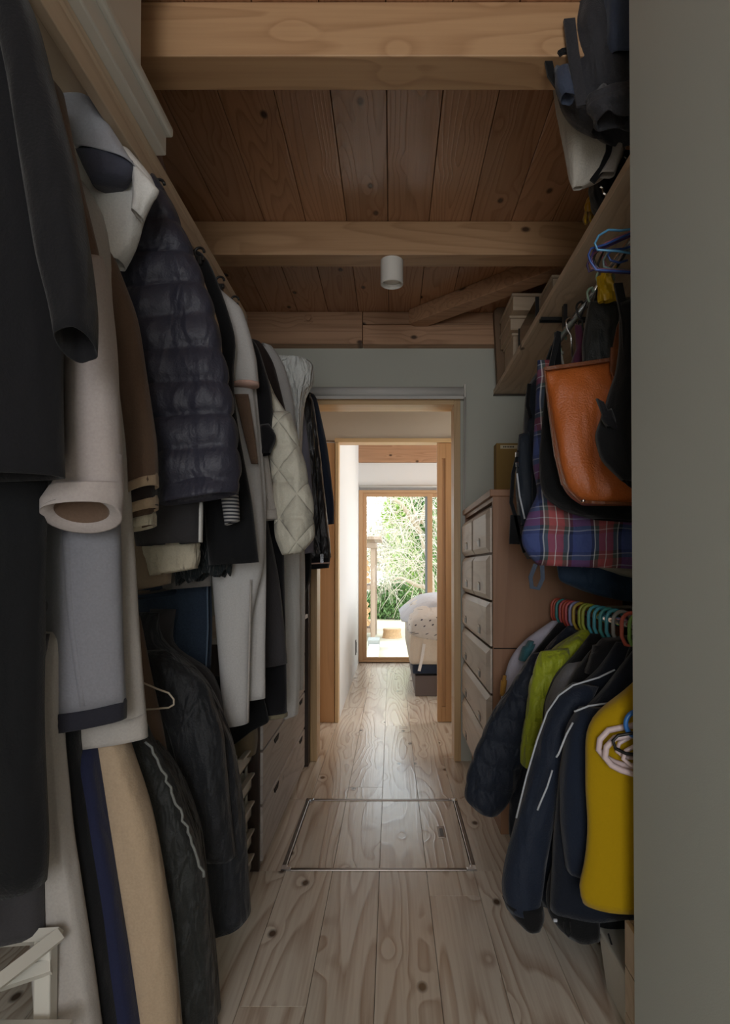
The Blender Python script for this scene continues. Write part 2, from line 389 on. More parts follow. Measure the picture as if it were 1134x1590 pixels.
MB().prism([(-.30, 2.3), (.34, 2.385), (.34, 2.42), (-.30, 2.335)], 'y', 5.9, 5.97).build('trim_9', M_beam2, kind='structure')
# garden sliding window
w1 = thing('window_1', 'x', 'x', (0, YF, 0)); del w1['label']; del w1['category']; w1['kind'] = 'structure'
fr = MB(); fr.box(BX + .002, -.300, YF + .0, YF + .12, .008, 1.80).box(1.42, 1.46, YF, YF + .12, .008, 1.80).box(-.300, 1.42, YF, YF + .12, 1.772, 1.80).box(-.300, 1.42, YF, YF + .12, .008, .03)
fr.build('frame', M_bronze, w1, bevel=.002)
def sash(xa, xb, y, m, wl, wr, name):
    s = MB(); s.box(xa, xa + wl, y, y + .03, .03, 1.772).box(xb - wr, xb, y, y + .03, .03, 1.772).box(xa + wl, xb - wr, y, y + .03, 1.735, 1.772).box(xa + wl, xb - wr, y, y + .03, .03, .055)
    q = s.build(name, m, w1, bevel=.002)
    MB().box(xa + wl, xb - wr, y + .012, y + .018, .055, 1.735).build('pane', M_glass, q).location = (0, 0, 0)
    return q
s1 = sash(-.300, .43, YF + .03, M_bronze, .042, .055, 'sliding_sash')
MB().box(.352, .376, YF + .022, YF + .03, .03, 1.735).build('seal_strip', M_alu, w1)
MB().box(.357, .369, YF + .008, YF + .022, .56, .70).build('handle', M_blackmetal, w1, bevel=.003)
s2 = sash(.40, 1.42, YF + .07, M_bronze, .03, .04, 'fixed_sash')
MB().tube([(-.33, YF - .03, 1.835), (1.5, YF - .03, 1.835)], .014, 12).build('trim_10', M_blind, kind='structure', smooth=True)
# outlet on the white wall
ot = thing('wall_switch', 'dark vertical switch plate low on the white bedroom wall', 'switch', (BX, 5.9, .18))
c = P(551, 1005, 5.9)
MB().box(BX, BX + .008, 5.86, 5.93, c.z - .07, c.z + .07).build('plate', plain('grey_plate', (110, 108, 108), .5), ot, bevel=.002)
MB().box(BX + .008, BX + .012, 5.885, 5.905, c.z - .05, c.z + .05).build('rocker', plain('grey_rocker', (80, 80, 82), .5), ot)

# ------------------------------------------------------------------ floor hatch
ht = thing('floor_hatch', 'square underfloor hatch with steel rim set in the cedar floor', 'hatch', ((HX0 + HX1) / 2, (HY0 + HY1) / 2, 0))
w = .016
for a_, b_, c_, d_ in ((HX0, HX1, HY0, HY0 + w), (HX0, HX1, HY1 - w, HY1)):
    MB().box(a_ + .03, b_ - .03, c_, d_, -.02, .0035).build('rim', M_steel, ht, bevel=.003)
for a_, b_ in ((HX0, HX0 + w), (HX1 - w, HX1)):
    MB().box(a_, b_, HY0 + .03, HY1 - .03, -.02, .0035).build('rim', M_steel, ht, bevel=.003)
for sx in (0, 1):
    for sy in (0, 1):
        cx_ = (HX0, HX1)[sx]; cy_ = (HY0, HY1)[sy]; dx_ = (1, -1)[sx]; dy_ = (1, -1)[sy]
        poly = [(cx_, cy_), (cx_ + dx_ * .032, cy_), (cx_ + dx_ * .032, cy_ + dy_ * (w + .003)), (cx_ + dx_ * (w + .003), cy_ + dy_ * (w + .003)), (cx_ + dx_ * (w + .003), cy_ + dy_ * .032), (cx_, cy_ + dy_ * .032)]
        if dx_ * dy_ < 0: poly = poly[::-1]
        MB().prism(poly, 'z', -.02, .005).build('rim_corner', M_chrome, ht, bevel=.001)
b0 = [HX0 + w + .001] + [x0 + (k - 2) * pw for k in range(1, 5) if HX0 + .03 < x0 + (k - 2) * pw < HX1 - .03] + [HX1 - w - .001]
for a_, b_ in zip(b0[:-1], b0[1:]):
    plank((a_ + b_) / 2, (HY0 + HY1) / 2, b_ - a_, HY1 - HY0 - 2 * w - .002, -.0005, .018, ht)
c = P(685, 1288, 2.36); cxh, cyh = .188, 2.345
MB().box(cxh - .014, cxh + .014, cyh - .05, cyh + .05, -.004, .0015).build('pull_plate', M_steel, ht, bevel=.001)
MB().box(cxh - .007, cxh + .007, cyh - .04, cyh + .03, -.003, .0022).build('pull_ring', M_blackmetal, ht, bevel=.001)

# ------------------------------------------------------------------ ceiling spot, roller blind
sp = thing('ceiling_spotlight', 'short white cylinder lamp under the middle beam', 'lamp', (.002, 2.355, 2.172))
MB().lathe([(.036, 2.172), (.0435, 2.172), (.0435, 2.082), (.040, 2.080), (.036, 2.084), (.035, 2.10)], .002, 2.355, 32).build('housing', M_lamp, sp, smooth=True).modifiers.new('e', 'EDGE_SPLIT').split_angle = .6
MB().lathe([(.0348, 2.0995), (.0348, 2.0965), (.02, 2.094), (.004, 2.0935)], .002, 2.355, 32).build('diffuser', M_lampin, sp, smooth=True)
rl = thing('roller_blind', 'rolled up white blind mounted over the closet doorway', 'blind', (0, YW - .03, 1.9))
RZ = P(600, 609, YW - .03).z
xa, xb = P(478, 609, YW - .03).x, P(720, 609, YW - .03).x
MB().tube([(xa, YW - .03, RZ), (xb, YW - .03, RZ)], .026, 24).build('roll', M_blind, rl, smooth=True)
MB().box(xa, xb, YW - .052, YW - .04, RZ - .04, RZ - .024).build('bottom_bar', M_blind, rl, bevel=.003)
for x in (xa - .006, xb + .001): MB().box(x, x + .007, YW - .06, YW - .0, RZ - .032, RZ + .034).build('bracket', M_lamp, rl, bevel=.002)
ch = MB()
for s in (0, .014):
    ch.tube([(xb + .012 - s * .6, YW - .035 - s, RZ - .01), (xb + .004 - s * .6, YW - .035 - s, 1.2), (xb - .002 - s * .6, YW - .035 - s, .31)], .0028, 6)
ch.build('bead_chain', M_blind, rl, smooth=True)
MB().box(xb - .014, xb + .004, YW - .055, YW - .032, .262, .315).build('chain_weight', M_clear, rl, bevel=.003)

# ------------------------------------------------------------------ tall dresser (right)
def raised(mb, X, y0, y1, z0, z1, out, bev, sgn):
    """a drawer front facing -X (sgn=-1) or +X (sgn=1) with a bevelled raised field"""
    xs = X; a = X + sgn * out * .35; b = X + sgn * out
    r0 = [(xs, y0, z0), (xs, y1, z0), (xs, y1, z1), (xs, y0, z1)]
    r1 = [(a, y0, z0), (a, y1, z0), (a, y1, z1), (a, y0, z1)]
    r2 = [(b, y0 + bev, z0 + bev), (b, y1 - bev, z0 + bev), (b, y1 - bev, z1 - bev), (b, y0 + bev, z1 - bev)]
    mb.rings([r0, r1, r2])
DXF = .378
dr = thing('tall_dresser', 'tall wooden chest of drawers beside the doorway on the right', 'dresser', (.6, 2.73, 0))
cs = MB().box(DXF, .86, 2.30, 2.318, .12, 1.262).box(DXF, .86, 3.152, 3.17, .12, 1.262).box(DXF, .86, 2.318, 3.152, 1.244, 1.262).box(DXF, .86, 2.318, 3.152, .12, .138).box(DXF + .02, .86, 2.318, 3.152, .138, 1.244)
cs.build('carcass', M_dside, dr, bevel=.0015)
MB().box(DXF - .012, .865, 2.293, 3.176, 1.262, 1.288).build('top_board', M_dside, dr, bevel=.003)
MB().box(DXF + .03, .84, 2.32, 3.15, .001, .12).build('plinth', M_dside, dr, bevel=.002)
MB().box(DXF + .002, .862, 2.296, 2.2995, .695, .699).build('side_seam', M_gap, dr)
def drawer(par, y0, y1, z0, z1, hs, X=DXF, sgn=-1, m=M_dress):
    mb = MB(); raised(mb, X, y0 + .004, y1 - .004, z0 + .004, z1 - .004, .020, .02, sgn)
    q = mb.build('drawer', m, par)
    for hy in hs:
        xf = X + sgn * .0205
        h = MB(); h.box(min(xf, xf + sgn * .002), max(xf, xf + sgn * .002), hy - .026, hy + .026, z0 + .032, z0 + .06)
        hh = h.build('handle', M_black_plastic, q); hh.location = (0, 0, 0)
        h2 = MB().prism([(hy - .03, z0 + .058), (hy + .03, z0 + .058), (hy + .018, z0 + .066), (hy - .018, z0 + .066)], 'x', xf - .004 if sgn < 0 else xf, xf if sgn < 0 else xf + .004).build('handle_lip', M_dress, q)
        h2.location = (0, 0, 0)
ym = 2.735
for z0, z1 in ((1.05, 1.225), (.872, 1.048)):
    drawer(dr, 2.318, ym, z0, z1, [(2.318 + ym) / 2]); drawer(dr, ym, 3.152, z0, z1, [(3.152 + ym) / 2])
for z0, z1 in ((.698, .870), (.522, .696), (.346, .520), (.142, .344)):
    drawer(dr, 2.318, 3.152, z0, z1, [2.52, 2.98])
# file box on dresser
kb = thing('kraft_file_box', 'tall ochre cardboard file box standing on the dresser against the wall', 'box', (.62, 3.1, 1.288))
M_kraft = plain('kraft_card', (150, 120, 66), .85, bump=.1, bscale=80)
a1 = P(771, 688, 3.09); a2 = P(845, 688, 3.09)
MB().box(a1.x, a2.x, 3.09, 3.168, 1.2885, a1.z).build('box_body', M_kraft, kb, bevel=.002)
MB().box(a1.x + .02, a1.x + .115, 3.0885, 3.0899, a1.z - .028, a1.z - .01).build('paper_label', plain('label_paper', (214, 200, 168), .8), kb)
for i in range(7):
    MB().box(a1.x + .035 + i * .008, a1.x + .040 + i * .008, 3.0880, 3.0884, a1.z - .023, a1.z - .015).build('letter', M_gap, kb)

# ------------------------------------------------------------------ low chest (left)
lc = thing('low_chest', 'wide grey-brown chest of drawers low on the left under the coats', 'chest', (-.6, 2.6, 0))
LX = -.435
MB().box(-.85, LX, 2.04, 2.06, .0, .745).box(-.85, LX, 3.06, 3.08, 0, .745).box(-.85, LX - .02, 2.06, 3.06, .0, .72).build('carcass', M_dark, lc, bevel=.002)
MB().box(-.86, LX + .018, 2.03, 3.09, .745, .765).build('top_board', M_chest, lc, bevel=.002)
for i, (z0, z1) in enumerate(((.572, .742), (.388, .568), (.208, .384), (.02, .204))):
    q = MB().box(LX - .018, LX + .008, 2.064, 3.058, z0 + .002, z1 - .002).build('drawer', M_chest, lc, bevel=.004)
    for hy in (2.3, 2.92):
        hh = MB().prism([(hy - .05, z1 - .012), (hy + .05, z1 - .012), (hy + .03, z1 - .03), (hy - .03, z1 - .03)], 'x', LX + .0085, LX + .0105).build('handle', M_gap, q)
        hh.location = (0, 0, 0)
MB().box(-.445, -.415, 3.10, 3.18, .001, 1.02).build('trim_11', M_dark, kind='structure', bevel=.003)
# grey strip post next to it
# white trays on the floor in front of chest
tr = thing('plastic_tray_stack', 'stack of small white plastic trays on the floor by the dark chest end', 'tray stack', (-.50, 1.93, 0))
for i, zz in enumerate((.02, .10, .19, .28, .37)):
    mb = MB(); mb.box(-.66, -.455, 1.86, 2.02, zz, zz + .008).box(-.463, -.455, 1.86, 2.02, zz, zz + .05).box(-.66, -.463, 1.86, 1.868, zz, zz + .05).box(-.66, -.463, 2.012, 2.02, zz, zz + .05).box(-.458, -.444, 1.86, 2.02, zz + .044, zz + .052)
    mb.build('tray', M_box, tr, bevel=.002)
for q in ((-.655, 1.865), (-.655, 2.015), (-.47, 1.872), (-.47, 2.008)):
    MB().tube([(q[0], q[1], .001), (q[0], q[1], .43)], .005, 8).build('post', M_box, tr)

# ------------------------------------------------------------------ shelves and rails
LSX = -.525; RSX = .53; ZS = 1.893
ls = thing('left_shelf', 'long cedar shelf board above the left coat rail', 'shelf', (LSX - .2, 1.0, ZS))
MB().box(XL, LSX, -1.0, 2.225, ZS, ZS + .026).build('board', M_shelf, ls, bevel=.002)
MB().box(LSX - .022, LSX, -.5, 2.225, ZS - .045, ZS - .001).build('edge_batten', M_shelf, ls, bevel=.002)
MB().box(XL, LSX - .03, 2.18, 2.215, ZS - .05, ZS).build('support_batten', M_shelf, ls, bevel=.002)
MB().box(XL, LSX + .003, 2.226, 2.229, ZS - .05, ZS + .02).build('end_strip', M_chrome, ls)
PLX, PLZ = -.64, 1.80
pl = thing('left_coat_rail', 'steel coat rail under the left shelf', 'rail', (PLX, 1.5, PLZ))
MB().tube([(PLX, -.8, PLZ), (PLX, 3.195, PLZ)], .0125, 16).build('pole', M_chrome, pl, smooth=True)
for y in (.2, 1.3, 2.19):
    MB().box(PLX - .008, PLX + .008, y - .01, y + .01, PLZ + .01, ZS).build('bracket', M_blackmetal, pl)
PL2X, PL2Z = -.62, .93
pl2 = thing('lower_left_rail', 'steel rail for trousers and jackets low on the left', 'rail', (PL2X, 1.2, PL2Z))
MB().tube([(PL2X, .3, PL2Z), (PL2X, 1.85, PL2Z)], .011, 14).build('pole', M_chrome, pl2, smooth=True)
for y in (.35, 1.82): MB().tube([(PL2X, y, .001), (PL2X, y, PL2Z - .01)], .010, 10).build('upright', M_chrome, pl2, smooth=True)
rs = thing('right_shelf', 'knotty cedar shelf board along the right wall above the bags', 'shelf', (RSX + .2, 2.2, ZS))
MB().box(RSX, XR, 1.195, YW - .002, ZS, ZS + .024).build('board', M_shelf, rs, bevel=.0015)
MB().box(RSX - .002, XR, YW - .02, YW - .004, ZS - .008, ZS - .0005).build('end_strip', M_steel, rs, bevel=.001)
for yb in (2.21,):
    MB().box(RSX + .005, RSX + .19, yb - .015, yb - .005, ZS - .012, ZS - .0005).box(RSX + .005, RSX + .19, yb + .005, yb + .015, ZS - .012, ZS - .0005).build('shelf_bracket', M_blackmetal, rs, bevel=.001)
PRX, PRZ = .592, 1.80
pr = thing('right_upper_rail', 'short chrome rail hung beneath the right shelf', 'rail', (PRX, 1.7, PRZ))
MB().tube([(PRX, 1.20, PRZ), (PRX, 2.16, PRZ)], .0125, 18).build('pole', M_chrome, pr, smooth=True)
for y in (1.45, 2.10): MB().box(PRX - .006, PRX + .006, y - .012, y + .012, PRZ + .011, ZS).build('bracket', M_blackmetal, pr, bevel=.001)
PR2X, PR2Z = .60, .855
pr2 = thing('right_lower_rail', 'chrome rail carrying the colourful plastic hangers', 'rail', (PR2X, 1.7, PR2Z))
MB().tube([(PR2X, 1.20, PR2Z), (PR2X, 2.25, PR2Z)], .0125, 18).build('pole', M_chrome, pr2, smooth=True)
MB().tube([(PR2X, 2.25, PR2Z), (PR2X, 2.256, PR2Z)], .016, 18).build('end_cap', M_chrome, pr2)
MB().tube([(PR2X + .012, 2.2, PR2Z), (XR, 2.2, PR2Z)], .007, 10).build('wall_arm', M_chrome, pr2)

# ------------------------------------------------------------------ lofted cloth
def loft(st, Y, th=.05, lip=.90, n=30, m=34, fold=.16, k=4, puff=0, pd=.18, seed=0, hem=True, tilt=0, pole=None, expo=.85, wav=.0, top_open=False):
    """st: (xl, yl, xr, yr[, th]) photo pixels on the plane at depth Y; rings span left-right with depth th"""
    K = []
    for s in st:
        t = s[4] if len(s) > 4 else th
        K.append((P(s[0], s[1], Y), P(s[2], s[3], Y), t))
    if pole:
        px, pz = pole
        K.insert(0, (Vector((px - .035, Y, pz - .045)), Vector((px + .035, Y, pz - .045)), .02))
    # resample by arc length
    L = [0]
    for a, b in zip(K[:-1], K[1:]): L.append(L[-1] + max(.004, ((a[0] + a[1]) / 2 - (b[0] + b[1]) / 2).length))
    smp = []
    for i in range(m + 1):
        s = L[-1] * i / m; j = 0
        while j < len(L) - 2 and s > L[j + 1]: j += 1
        u = (s - L[j]) / (L[j + 1] - L[j]); A, B = K[j], K[j + 1]
        smp.append([A[0].lerp(B[0], u), A[1].lerp(B[1], u), A[2] * (1 - u) + B[2] * u])
    for _ in range(3):
        q = [smp[0]] + [[(smp[i - 1][c] + smp[i][c] * 2 + smp[i + 1][c]) / 4 for c in range(3)] for i in range(1, m)] + [smp[m]]
        smp = q
    R = []
    for i, (a, b, t) in enumerate(smp):
        v = i / m; cen = (a + b) / 2; ax = (b - a) / 2; ring = []
        pz = 1.0
        if puff: pz = 1 - pd + pd * abs(math.sin(v * PI * puff)) ** .5
        tap = math.sin(min(1, v * 9 + .25) * PI / 2)
        for q in range(n):
            t0 = 2 * PI * q / n; c_, s_ = math.cos(t0), math.sin(t0)
            c_ = math.copysign(abs(c_) ** expo, c_); s_ = math.copysign(abs(s_) ** expo, s_)
            ph = mnoise.noise(Vector((v * 1.6 + seed * 3.1, seed, 0))) * 3
            g = 1 + fold * (.35 + .65 * v) * math.sin(k * t0 + ph + seed) + fold * .8 * mnoise.noise(Vector((c_ * 2 + seed, s_ * 2, v * 5 + seed)))
            gx = 1 + .12 * fold * math.sin(k * t0 * .5 + ph) + fold * .22 * mnoise.noise(Vector((seed * 2 + (1 if c_ > 0 else -1), v * 7, seed)))
            pzx = 1 if not puff else (1 - pd * .25 + pd * .25 * abs(math.sin(v * PI * puff)) ** .5)
            p = cen + ax * c_ * gx * pzx + Vector((0, t * s_ * g * pz * tap, tilt * s_ * (v ** 6)))
            if pole and pole[1] > 1.5 and p.x < LSX + .03: p.z = min(p.z, ZS - .05)
            if wav and v > .85: p.z += wav * math.sin(t0 * 7 + seed) * (v - .85) / .15
            ring.append(p)
        R.append(ring)
    mb = MB()
    if hem:
        last = R[-1]; cen = sum(last, Vector()) / n
        up = (sum(R[-4], Vector()) / n - cen).normalized() * .07
        R.append([cen + (p - cen) * .95 for p in last])
        R.append([cen + (p - cen) * lip + up * .12 for p in last]); R.append([cen + (p - cen) * lip * .8 + up for p in last])
        mb.rings(R, True, True); mb.inner = (len(R) - 2) * n
    else: mb.rings(R, True, True)
    return mb

_seed = [0]
def garment(name, label, cat, Y, parts, group=None, pole=None, side='l'):
    first = parts[0]['st'][0]
    base = P((first[0] + first[2]) / 2, parts[0]['st'][-1][3], Y)
    root = thing(name, label, cat, base, group)
    for i, p in enumerate(parts):
        _seed[0] += 1
        kw = {k: v for k, v in p.items() if k not in ('n', 'm', 'st', 'dy', 'l', 'pole', 'sub', 'lining')}
        if 'rings' in kw: kw['m'] = kw.pop('rings')
        kw.setdefault('seed', _seed[0] * 1.7)
        if i == 0 and pole and p.get('pole', True): kw['pole'] = pole
        lf = loft(p['st'], Y + p.get('dy', 0), **kw); o = lf.build(p['n'], p['m'], root, smooth=True, label=p.get('l'))
        if p.get('lining'):
            o.data.materials.append(p['lining'])
            for q_ in o.data.polygons[lf.inner:]: q_.material_index = 1
        for s in p.get('sub', []):
            kw = {k: v for k, v in s.items() if k not in ('n', 'm', 'st', 'dy', 'l')}
            kw.setdefault('seed', _seed[0] * 1.7)
            so_ = loft(s['st'], Y + s.get('dy', 0), **kw).build(s['n'], s['m'], o, smooth=True, label=s.get('l')); so_.location = (0, 0, 0)
    return root
#GARMENTS
# ================================================================== LEFT SIDE: coats on the upper rail
LP = (PLX, PLZ); LQ = (PL2X, PL2Z); GU = 'coats on the left rail'; GL = 'clothes on the lower left rail'
def quiltmat():
    m = cloth('quilted_cream_nylon', (206, 202, 186), .6, wr=.2, wscale=14, spec=.35); nt = m.node_tree; N, L = nt.nodes, nt.links
    tc = N.new('ShaderNodeTexCoord'); sp = N.new('ShaderNodeSeparateXYZ'); L.new(tc.outputs['Object'], sp.inputs[0]); hs = []
    for sg in (1, -1):
        v = math_node(N, L, 'MULTIPLY', sp.outputs[0], 9.0 * sg); w = math_node(N, L, 'MULTIPLY', sp.outputs[2], 7.0); v = math_node(N, L, 'ADD', v, w)
        v = math_node(N, L, 'PINGPONG', v, .5); v = math_node(N, L, 'MULTIPLY', v, 4.0, True); v = math_node(N, L, 'POWER', v, .5); hs.append(v)
    h = math_node(N, L, 'MULTIPLY', hs[0], hs[1]); bm = N['Bump'] if 'Bump' in N else [q for q in N if q.type == 'BUMP'][0]
    b2 = N.new('ShaderNodeBump'); b2.inputs['Strength'].default_value = 1; b2.inputs['Distance'].default_value = .009; L.new(h, b2.inputs['Height']); L.new(bm.outputs[0], b2.inputs['Normal'])
    L.new(b2.outputs[0], N['Principled BSDF'].inputs['Normal']); return m
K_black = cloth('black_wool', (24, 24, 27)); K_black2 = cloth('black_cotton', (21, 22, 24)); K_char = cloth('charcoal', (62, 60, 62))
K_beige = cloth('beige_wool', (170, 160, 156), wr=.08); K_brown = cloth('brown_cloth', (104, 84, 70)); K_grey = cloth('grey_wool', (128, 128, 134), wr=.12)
K_trim = cloth('navy_trim', (40, 40, 48)); K_off = cloth('off_white_wool', (172, 166, 160), wr=.15); K_hood = cloth('cool_grey_jersey', (168, 170, 178), wr=.2)
K_white = cloth('white_fleece', (222, 220, 216), wr=.2); K_puff = cloth('navy_down_nylon', (52, 52, 64), .5, wr=.22, spec=.4, wscale=14, sheen=.05)
K_tan = cloth('tan_cotton', (180, 158, 132)); K_cream = cloth('cream_cotton', (206, 196, 174), wr=.45, wscale=18); K_fuzz = cloth('dark_fuzzy_knit', (30, 36, 38), wr=.4, wscale=60)
K_ltgrey = cloth('pale_grey_coat', (186, 184, 182), wr=.1); K_quilt = quiltmat()
K_crinkle = cloth('crinkled_white_nylon', (214, 216, 212), .5, wr=.9, wscale=30, spec=.4); K_lav = cloth('lavender_grey', (128, 128, 144)); K_leather = cloth('black_leather', (32, 31, 33), .35, wr=.5, spec=.6, wscale=16)
K_navy = cloth('navy_cotton', (38, 46, 62)); K_olive = cloth('olive_trim', (128, 120, 98)); K_denim = cloth('dark_denim', (48, 60, 76), wr=.3, var=.4)
K_dkgreen = cloth('black_green_nylon', (34, 36, 34), .6, wr=.9, wscale=22, spec=.35); K_dkbrown = cloth('dark_brown_cloth', (50, 42, 40)); K_pink = cloth('pink_piping', (206, 170, 156))

def stripes(name, a, b, period, axis):
    m, nt, N, L, B = new_mat(name); tc = N.new('ShaderNodeTexCoord'); sp = N.new('ShaderNodeSeparateXYZ'); L.new(tc.outputs['Object'], sp.inputs[0])
    v = math_node(N, L, 'MULTIPLY', sp.outputs[axis], 1 / period); v = math_node(N, L, 'FRACT', v); v = math_node(N, L, 'GREATER_THAN', v, .5)
    mx = N.new('ShaderNodeMix'); mx.data_type = 'RGBA'; mx.inputs['A'].default_value = srgb(*a); mx.inputs['B'].default_value = srgb(*b)
    L.new(v, mx.inputs['Factor']); L.new(mx.outputs['Result'], B.inputs['Base Color']); B.inputs['Roughness'].default_value = .9; return m
K_stripe = stripes('striped_jersey', (44, 46, 54), (168, 166, 164), .0085, 2)

garment('black_coat', 'black wool coat nearest the viewer with a hanging sleeve', 'coat', .90, [
    dict(n='body', m=K_black, th=.05, fold=.1, st=[(-150, -30, 32, 0), (-170, 200, 72, 200), (-180, 450, 92, 470), (-180, 742, 97, 740)]),
    dict(n='sleeve', m=K_black, dy=-.06, th=.035, fold=.08, tilt=-.012, st=[(-60, -90, 20, -50), (-10, 0, 52, 18), (20, 130, 82, 140), (45, 300, 118, 272), (66, 420, 141, 420), (86, 490, 147, 488), (94, 542, 143, 530)])], GU, LP)
garment('black_dress', 'long black dress hanging below the nearest black coat', 'dress', 1.0, [
    dict(n='body', m=K_black2, th=.045, fold=.12, st=[(-150, 300, 40, 300), (-160, 700, 70, 700), (-180, 900, 64, 900), (-180, 1150, 66, 1150), (-180, 1300, 78, 1320), (-150, 1412, 72, 1370)])], GU, LP)
garment('grey_skirt', 'charcoal grey skirt whose hem peeks out under the long black dress', 'skirt', 1.06, [
    dict(n='body', m=K_char, th=.04, st=[(-100, 1100, 45, 1100), (-100, 1300, 62, 1300), (-100, 1452, 67, 1450)])], GL, LQ)
garment('beige_wool_coat', 'beige wool coat with a wide turned-up open sleeve cuff', 'coat', 1.05, [
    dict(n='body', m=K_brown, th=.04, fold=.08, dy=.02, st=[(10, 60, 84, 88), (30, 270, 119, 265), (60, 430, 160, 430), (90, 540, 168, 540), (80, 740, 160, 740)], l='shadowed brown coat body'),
    dict(n='sleeve', m=K_beige, dy=-.04, th=.035, fold=.06, tilt=.0, hem=True, st=[(85, 400, 160, 400), (98, 480, 172, 470), (104, 560, 179, 545), (107, 700, 187, 700), (84, 752, 191, 755), (74, 775, 188, 770)]),
    dict(n='cuff', m=K_beige, dy=-.045, th=.045, fold=.02, tilt=-.026, lip=.68, expo=1, lining=K_brown, st=[(84, 752, 190, 748), (66, 776, 191, 770), (66, 806, 187, 796)])], GU, LP)
garment('grey_coat', 'grey wool coat with a dark band along its hem', 'coat', 1.12, [
    dict(n='body', m=K_grey, th=.03, fold=.07, k=3, st=[(60, 500, 150, 500), (70, 780, 185, 790), (68, 900, 188, 900), (68, 1000, 190, 1000), (72, 1108, 195, 1090)]),
    dict(n='hem_band', m=K_trim, th=.033, fold=.05, st=[(70, 1103, 196, 1084), (77, 1137, 195, 1116)], rings=6, l='dark navy hem band'),
    dict(n='side_seam', m=K_grey, dy=-.03, th=.004, fold=0, expo=1, st=[(95, 820, 108, 820), (104, 960, 114, 960), (124, 1098, 134, 1096)], rings=10)], GU, LP)
garment('off_white_coat', 'long off-white coat hanging behind the grey banded coat', 'coat', 1.2, [
    dict(n='body', m=K_off, th=.03, fold=.08, st=[(50, 300, 158, 300), (60, 500, 184, 505), (60, 850, 207, 850), (62, 1000, 218, 1000), (64, 1163, 229, 1143)]),
    dict(n='hem_fold', m=K_off, th=.034, dy=-.004, fold=.04, st=[(63, 1120, 226, 1108), (66, 1166, 229, 1145)], rings=6)], GU, LP)
garment('hooded_top', 'pale grey and white hooded top with a dark turned cuff, high on the left', 'top', 1.24, [
    dict(n='body', m=K_white, th=.03, fold=.14, st=[(70, 110, 112, 106), (90, 190, 168, 192), (110, 250, 212, 246), (130, 296, 249, 288), (140, 318, 244, 306), (150, 345, 216, 338), (158, 380, 218, 378), (168, 413, 190, 408)]),
    dict(n='sleeve', m=K_hood, dy=-.06, th=.03, fold=.08, st=[(76, 98, 104, 100), (90, 140, 138, 146), (104, 190, 168, 190), (116, 226, 196, 236), (122, 236, 210, 258)], hem=True),
    dict(n='cuff', m=cloth('slate_cuff', (74, 76, 90)), dy=-.055, th=.03, fold=.1, hem=False, st=[(118, 232, 206, 250), (132, 262, 209, 266), (146, 290, 196, 282)], rings=8, l='dark rolled cuff'),
    dict(n='hood', m=K_white, dy=-.04, th=.02, fold=.2, st=[(205, 250, 247, 296), (208, 300, 232, 318), (206, 330, 222, 340)], rings=12)], GU, LP)
garment('navy_down_coat', 'dark navy quilted down coat with a long baffled sleeve', 'coat', 1.42, [
    dict(n='body', m=K_puff, th=.05, dy=.03, fold=.1, puff=12, st=[(60, 200, 160, 190), (100, 400, 230, 400), (110, 560, 232, 560), (120, 690, 238, 690)]),
    dict(n='sleeve', m=K_puff, dy=-.05, th=.05, fold=.1, k=5, puff=12.5, pd=.34, rings=110, st=[(120, 165, 168, 182), (170, 240, 222, 246), (186, 300, 264, 305), (176, 400, 302, 392), (178, 500, 334, 480), (200, 600, 358, 592), (232, 700, 371, 690), (240, 745, 375, 738), (250, 784, 368, 765)])], GU, LP)
garment('tan_coat', 'tan coat showing as a narrow edge beside the quilted navy sleeve', 'coat', 1.5, [
    dict(n='body', m=K_tan, th=.02, fold=.05, st=[(190, 320, 272, 325), (210, 400, 302, 398), (240, 470, 328, 465), (260, 525, 345, 520), (265, 700, 345, 700)])], GU, LP)
garment('black_blazer', 'black blazer with a pointed shoulder behind the tan coat', 'blazer', 1.58, [
    dict(n='body', m=K_black2, th=.025, fold=.06, st=[(240, 370, 312, 378), (260, 440, 340, 440), (290, 520, 371, 534), (300, 560, 360, 562), (310, 650, 367, 650), (316, 780, 392, 780), (325, 878, 402, 873)])], GU, LP)
garment('cream_blouse', 'cream blouse edge between the black blazer and the pale coat', 'blouse', 1.63, [
    dict(n='body', m=K_cream, th=.012, fold=.05, st=[(250, 400, 324, 404), (270, 470, 344, 460), (275, 520, 350, 510), (280, 640, 350, 640)])], GU, LP)
garment('pale_caped_coat', 'long pale grey coat with a cape shoulder and pinkish edging', 'coat', 1.71, [
    dict(n='body', m=K_ltgrey, th=.03, fold=.05, k=3, st=[(290, 440, 345, 455), (300, 600, 395, 600), (318, 720, 404, 720), (328, 870, 414, 870), (334, 950, 390, 950), (342, 1040, 388, 1040), (347, 1127, 386, 1122)]),
    dict(n='rear_panel', m=K_ltgrey, dy=.05, th=.02, fold=.05, st=[(300, 600, 398, 600), (330, 760, 413, 760), (340, 900, 414, 900), (345, 1000, 412, 1000), (350, 1090, 412, 1084)]),
    dict(n='cape', m=K_ltgrey, dy=-.03, th=.035, fold=.05, st=[(275, 430, 338, 446), (300, 480, 376, 478), (325, 520, 388, 515), (350, 560, 398, 556), (362, 598, 402, 597)]),
    dict(n='piping', m=K_pink, dy=-.036, th=.034, fold=0, st=[(361, 594, 402, 593), (361, 600, 402, 599)], rings=3, hem=False, l='pinkish edging under the cape'),
    dict(n='inner_panel', m=K_brown, dy=-.045, th=.006, fold=0, st=[(364, 612, 386, 612), (380, 680, 397, 680), (390, 720, 401, 720)], rings=8, l='brown lining panel'),
    dict(n='edge_binding', m=K_off, dy=-.035, th=.003, fold=0, st=[(388, 900, 391, 900), (386, 1000, 389, 1000), (383, 1120, 386, 1120)], rings=8)], GU, LP)
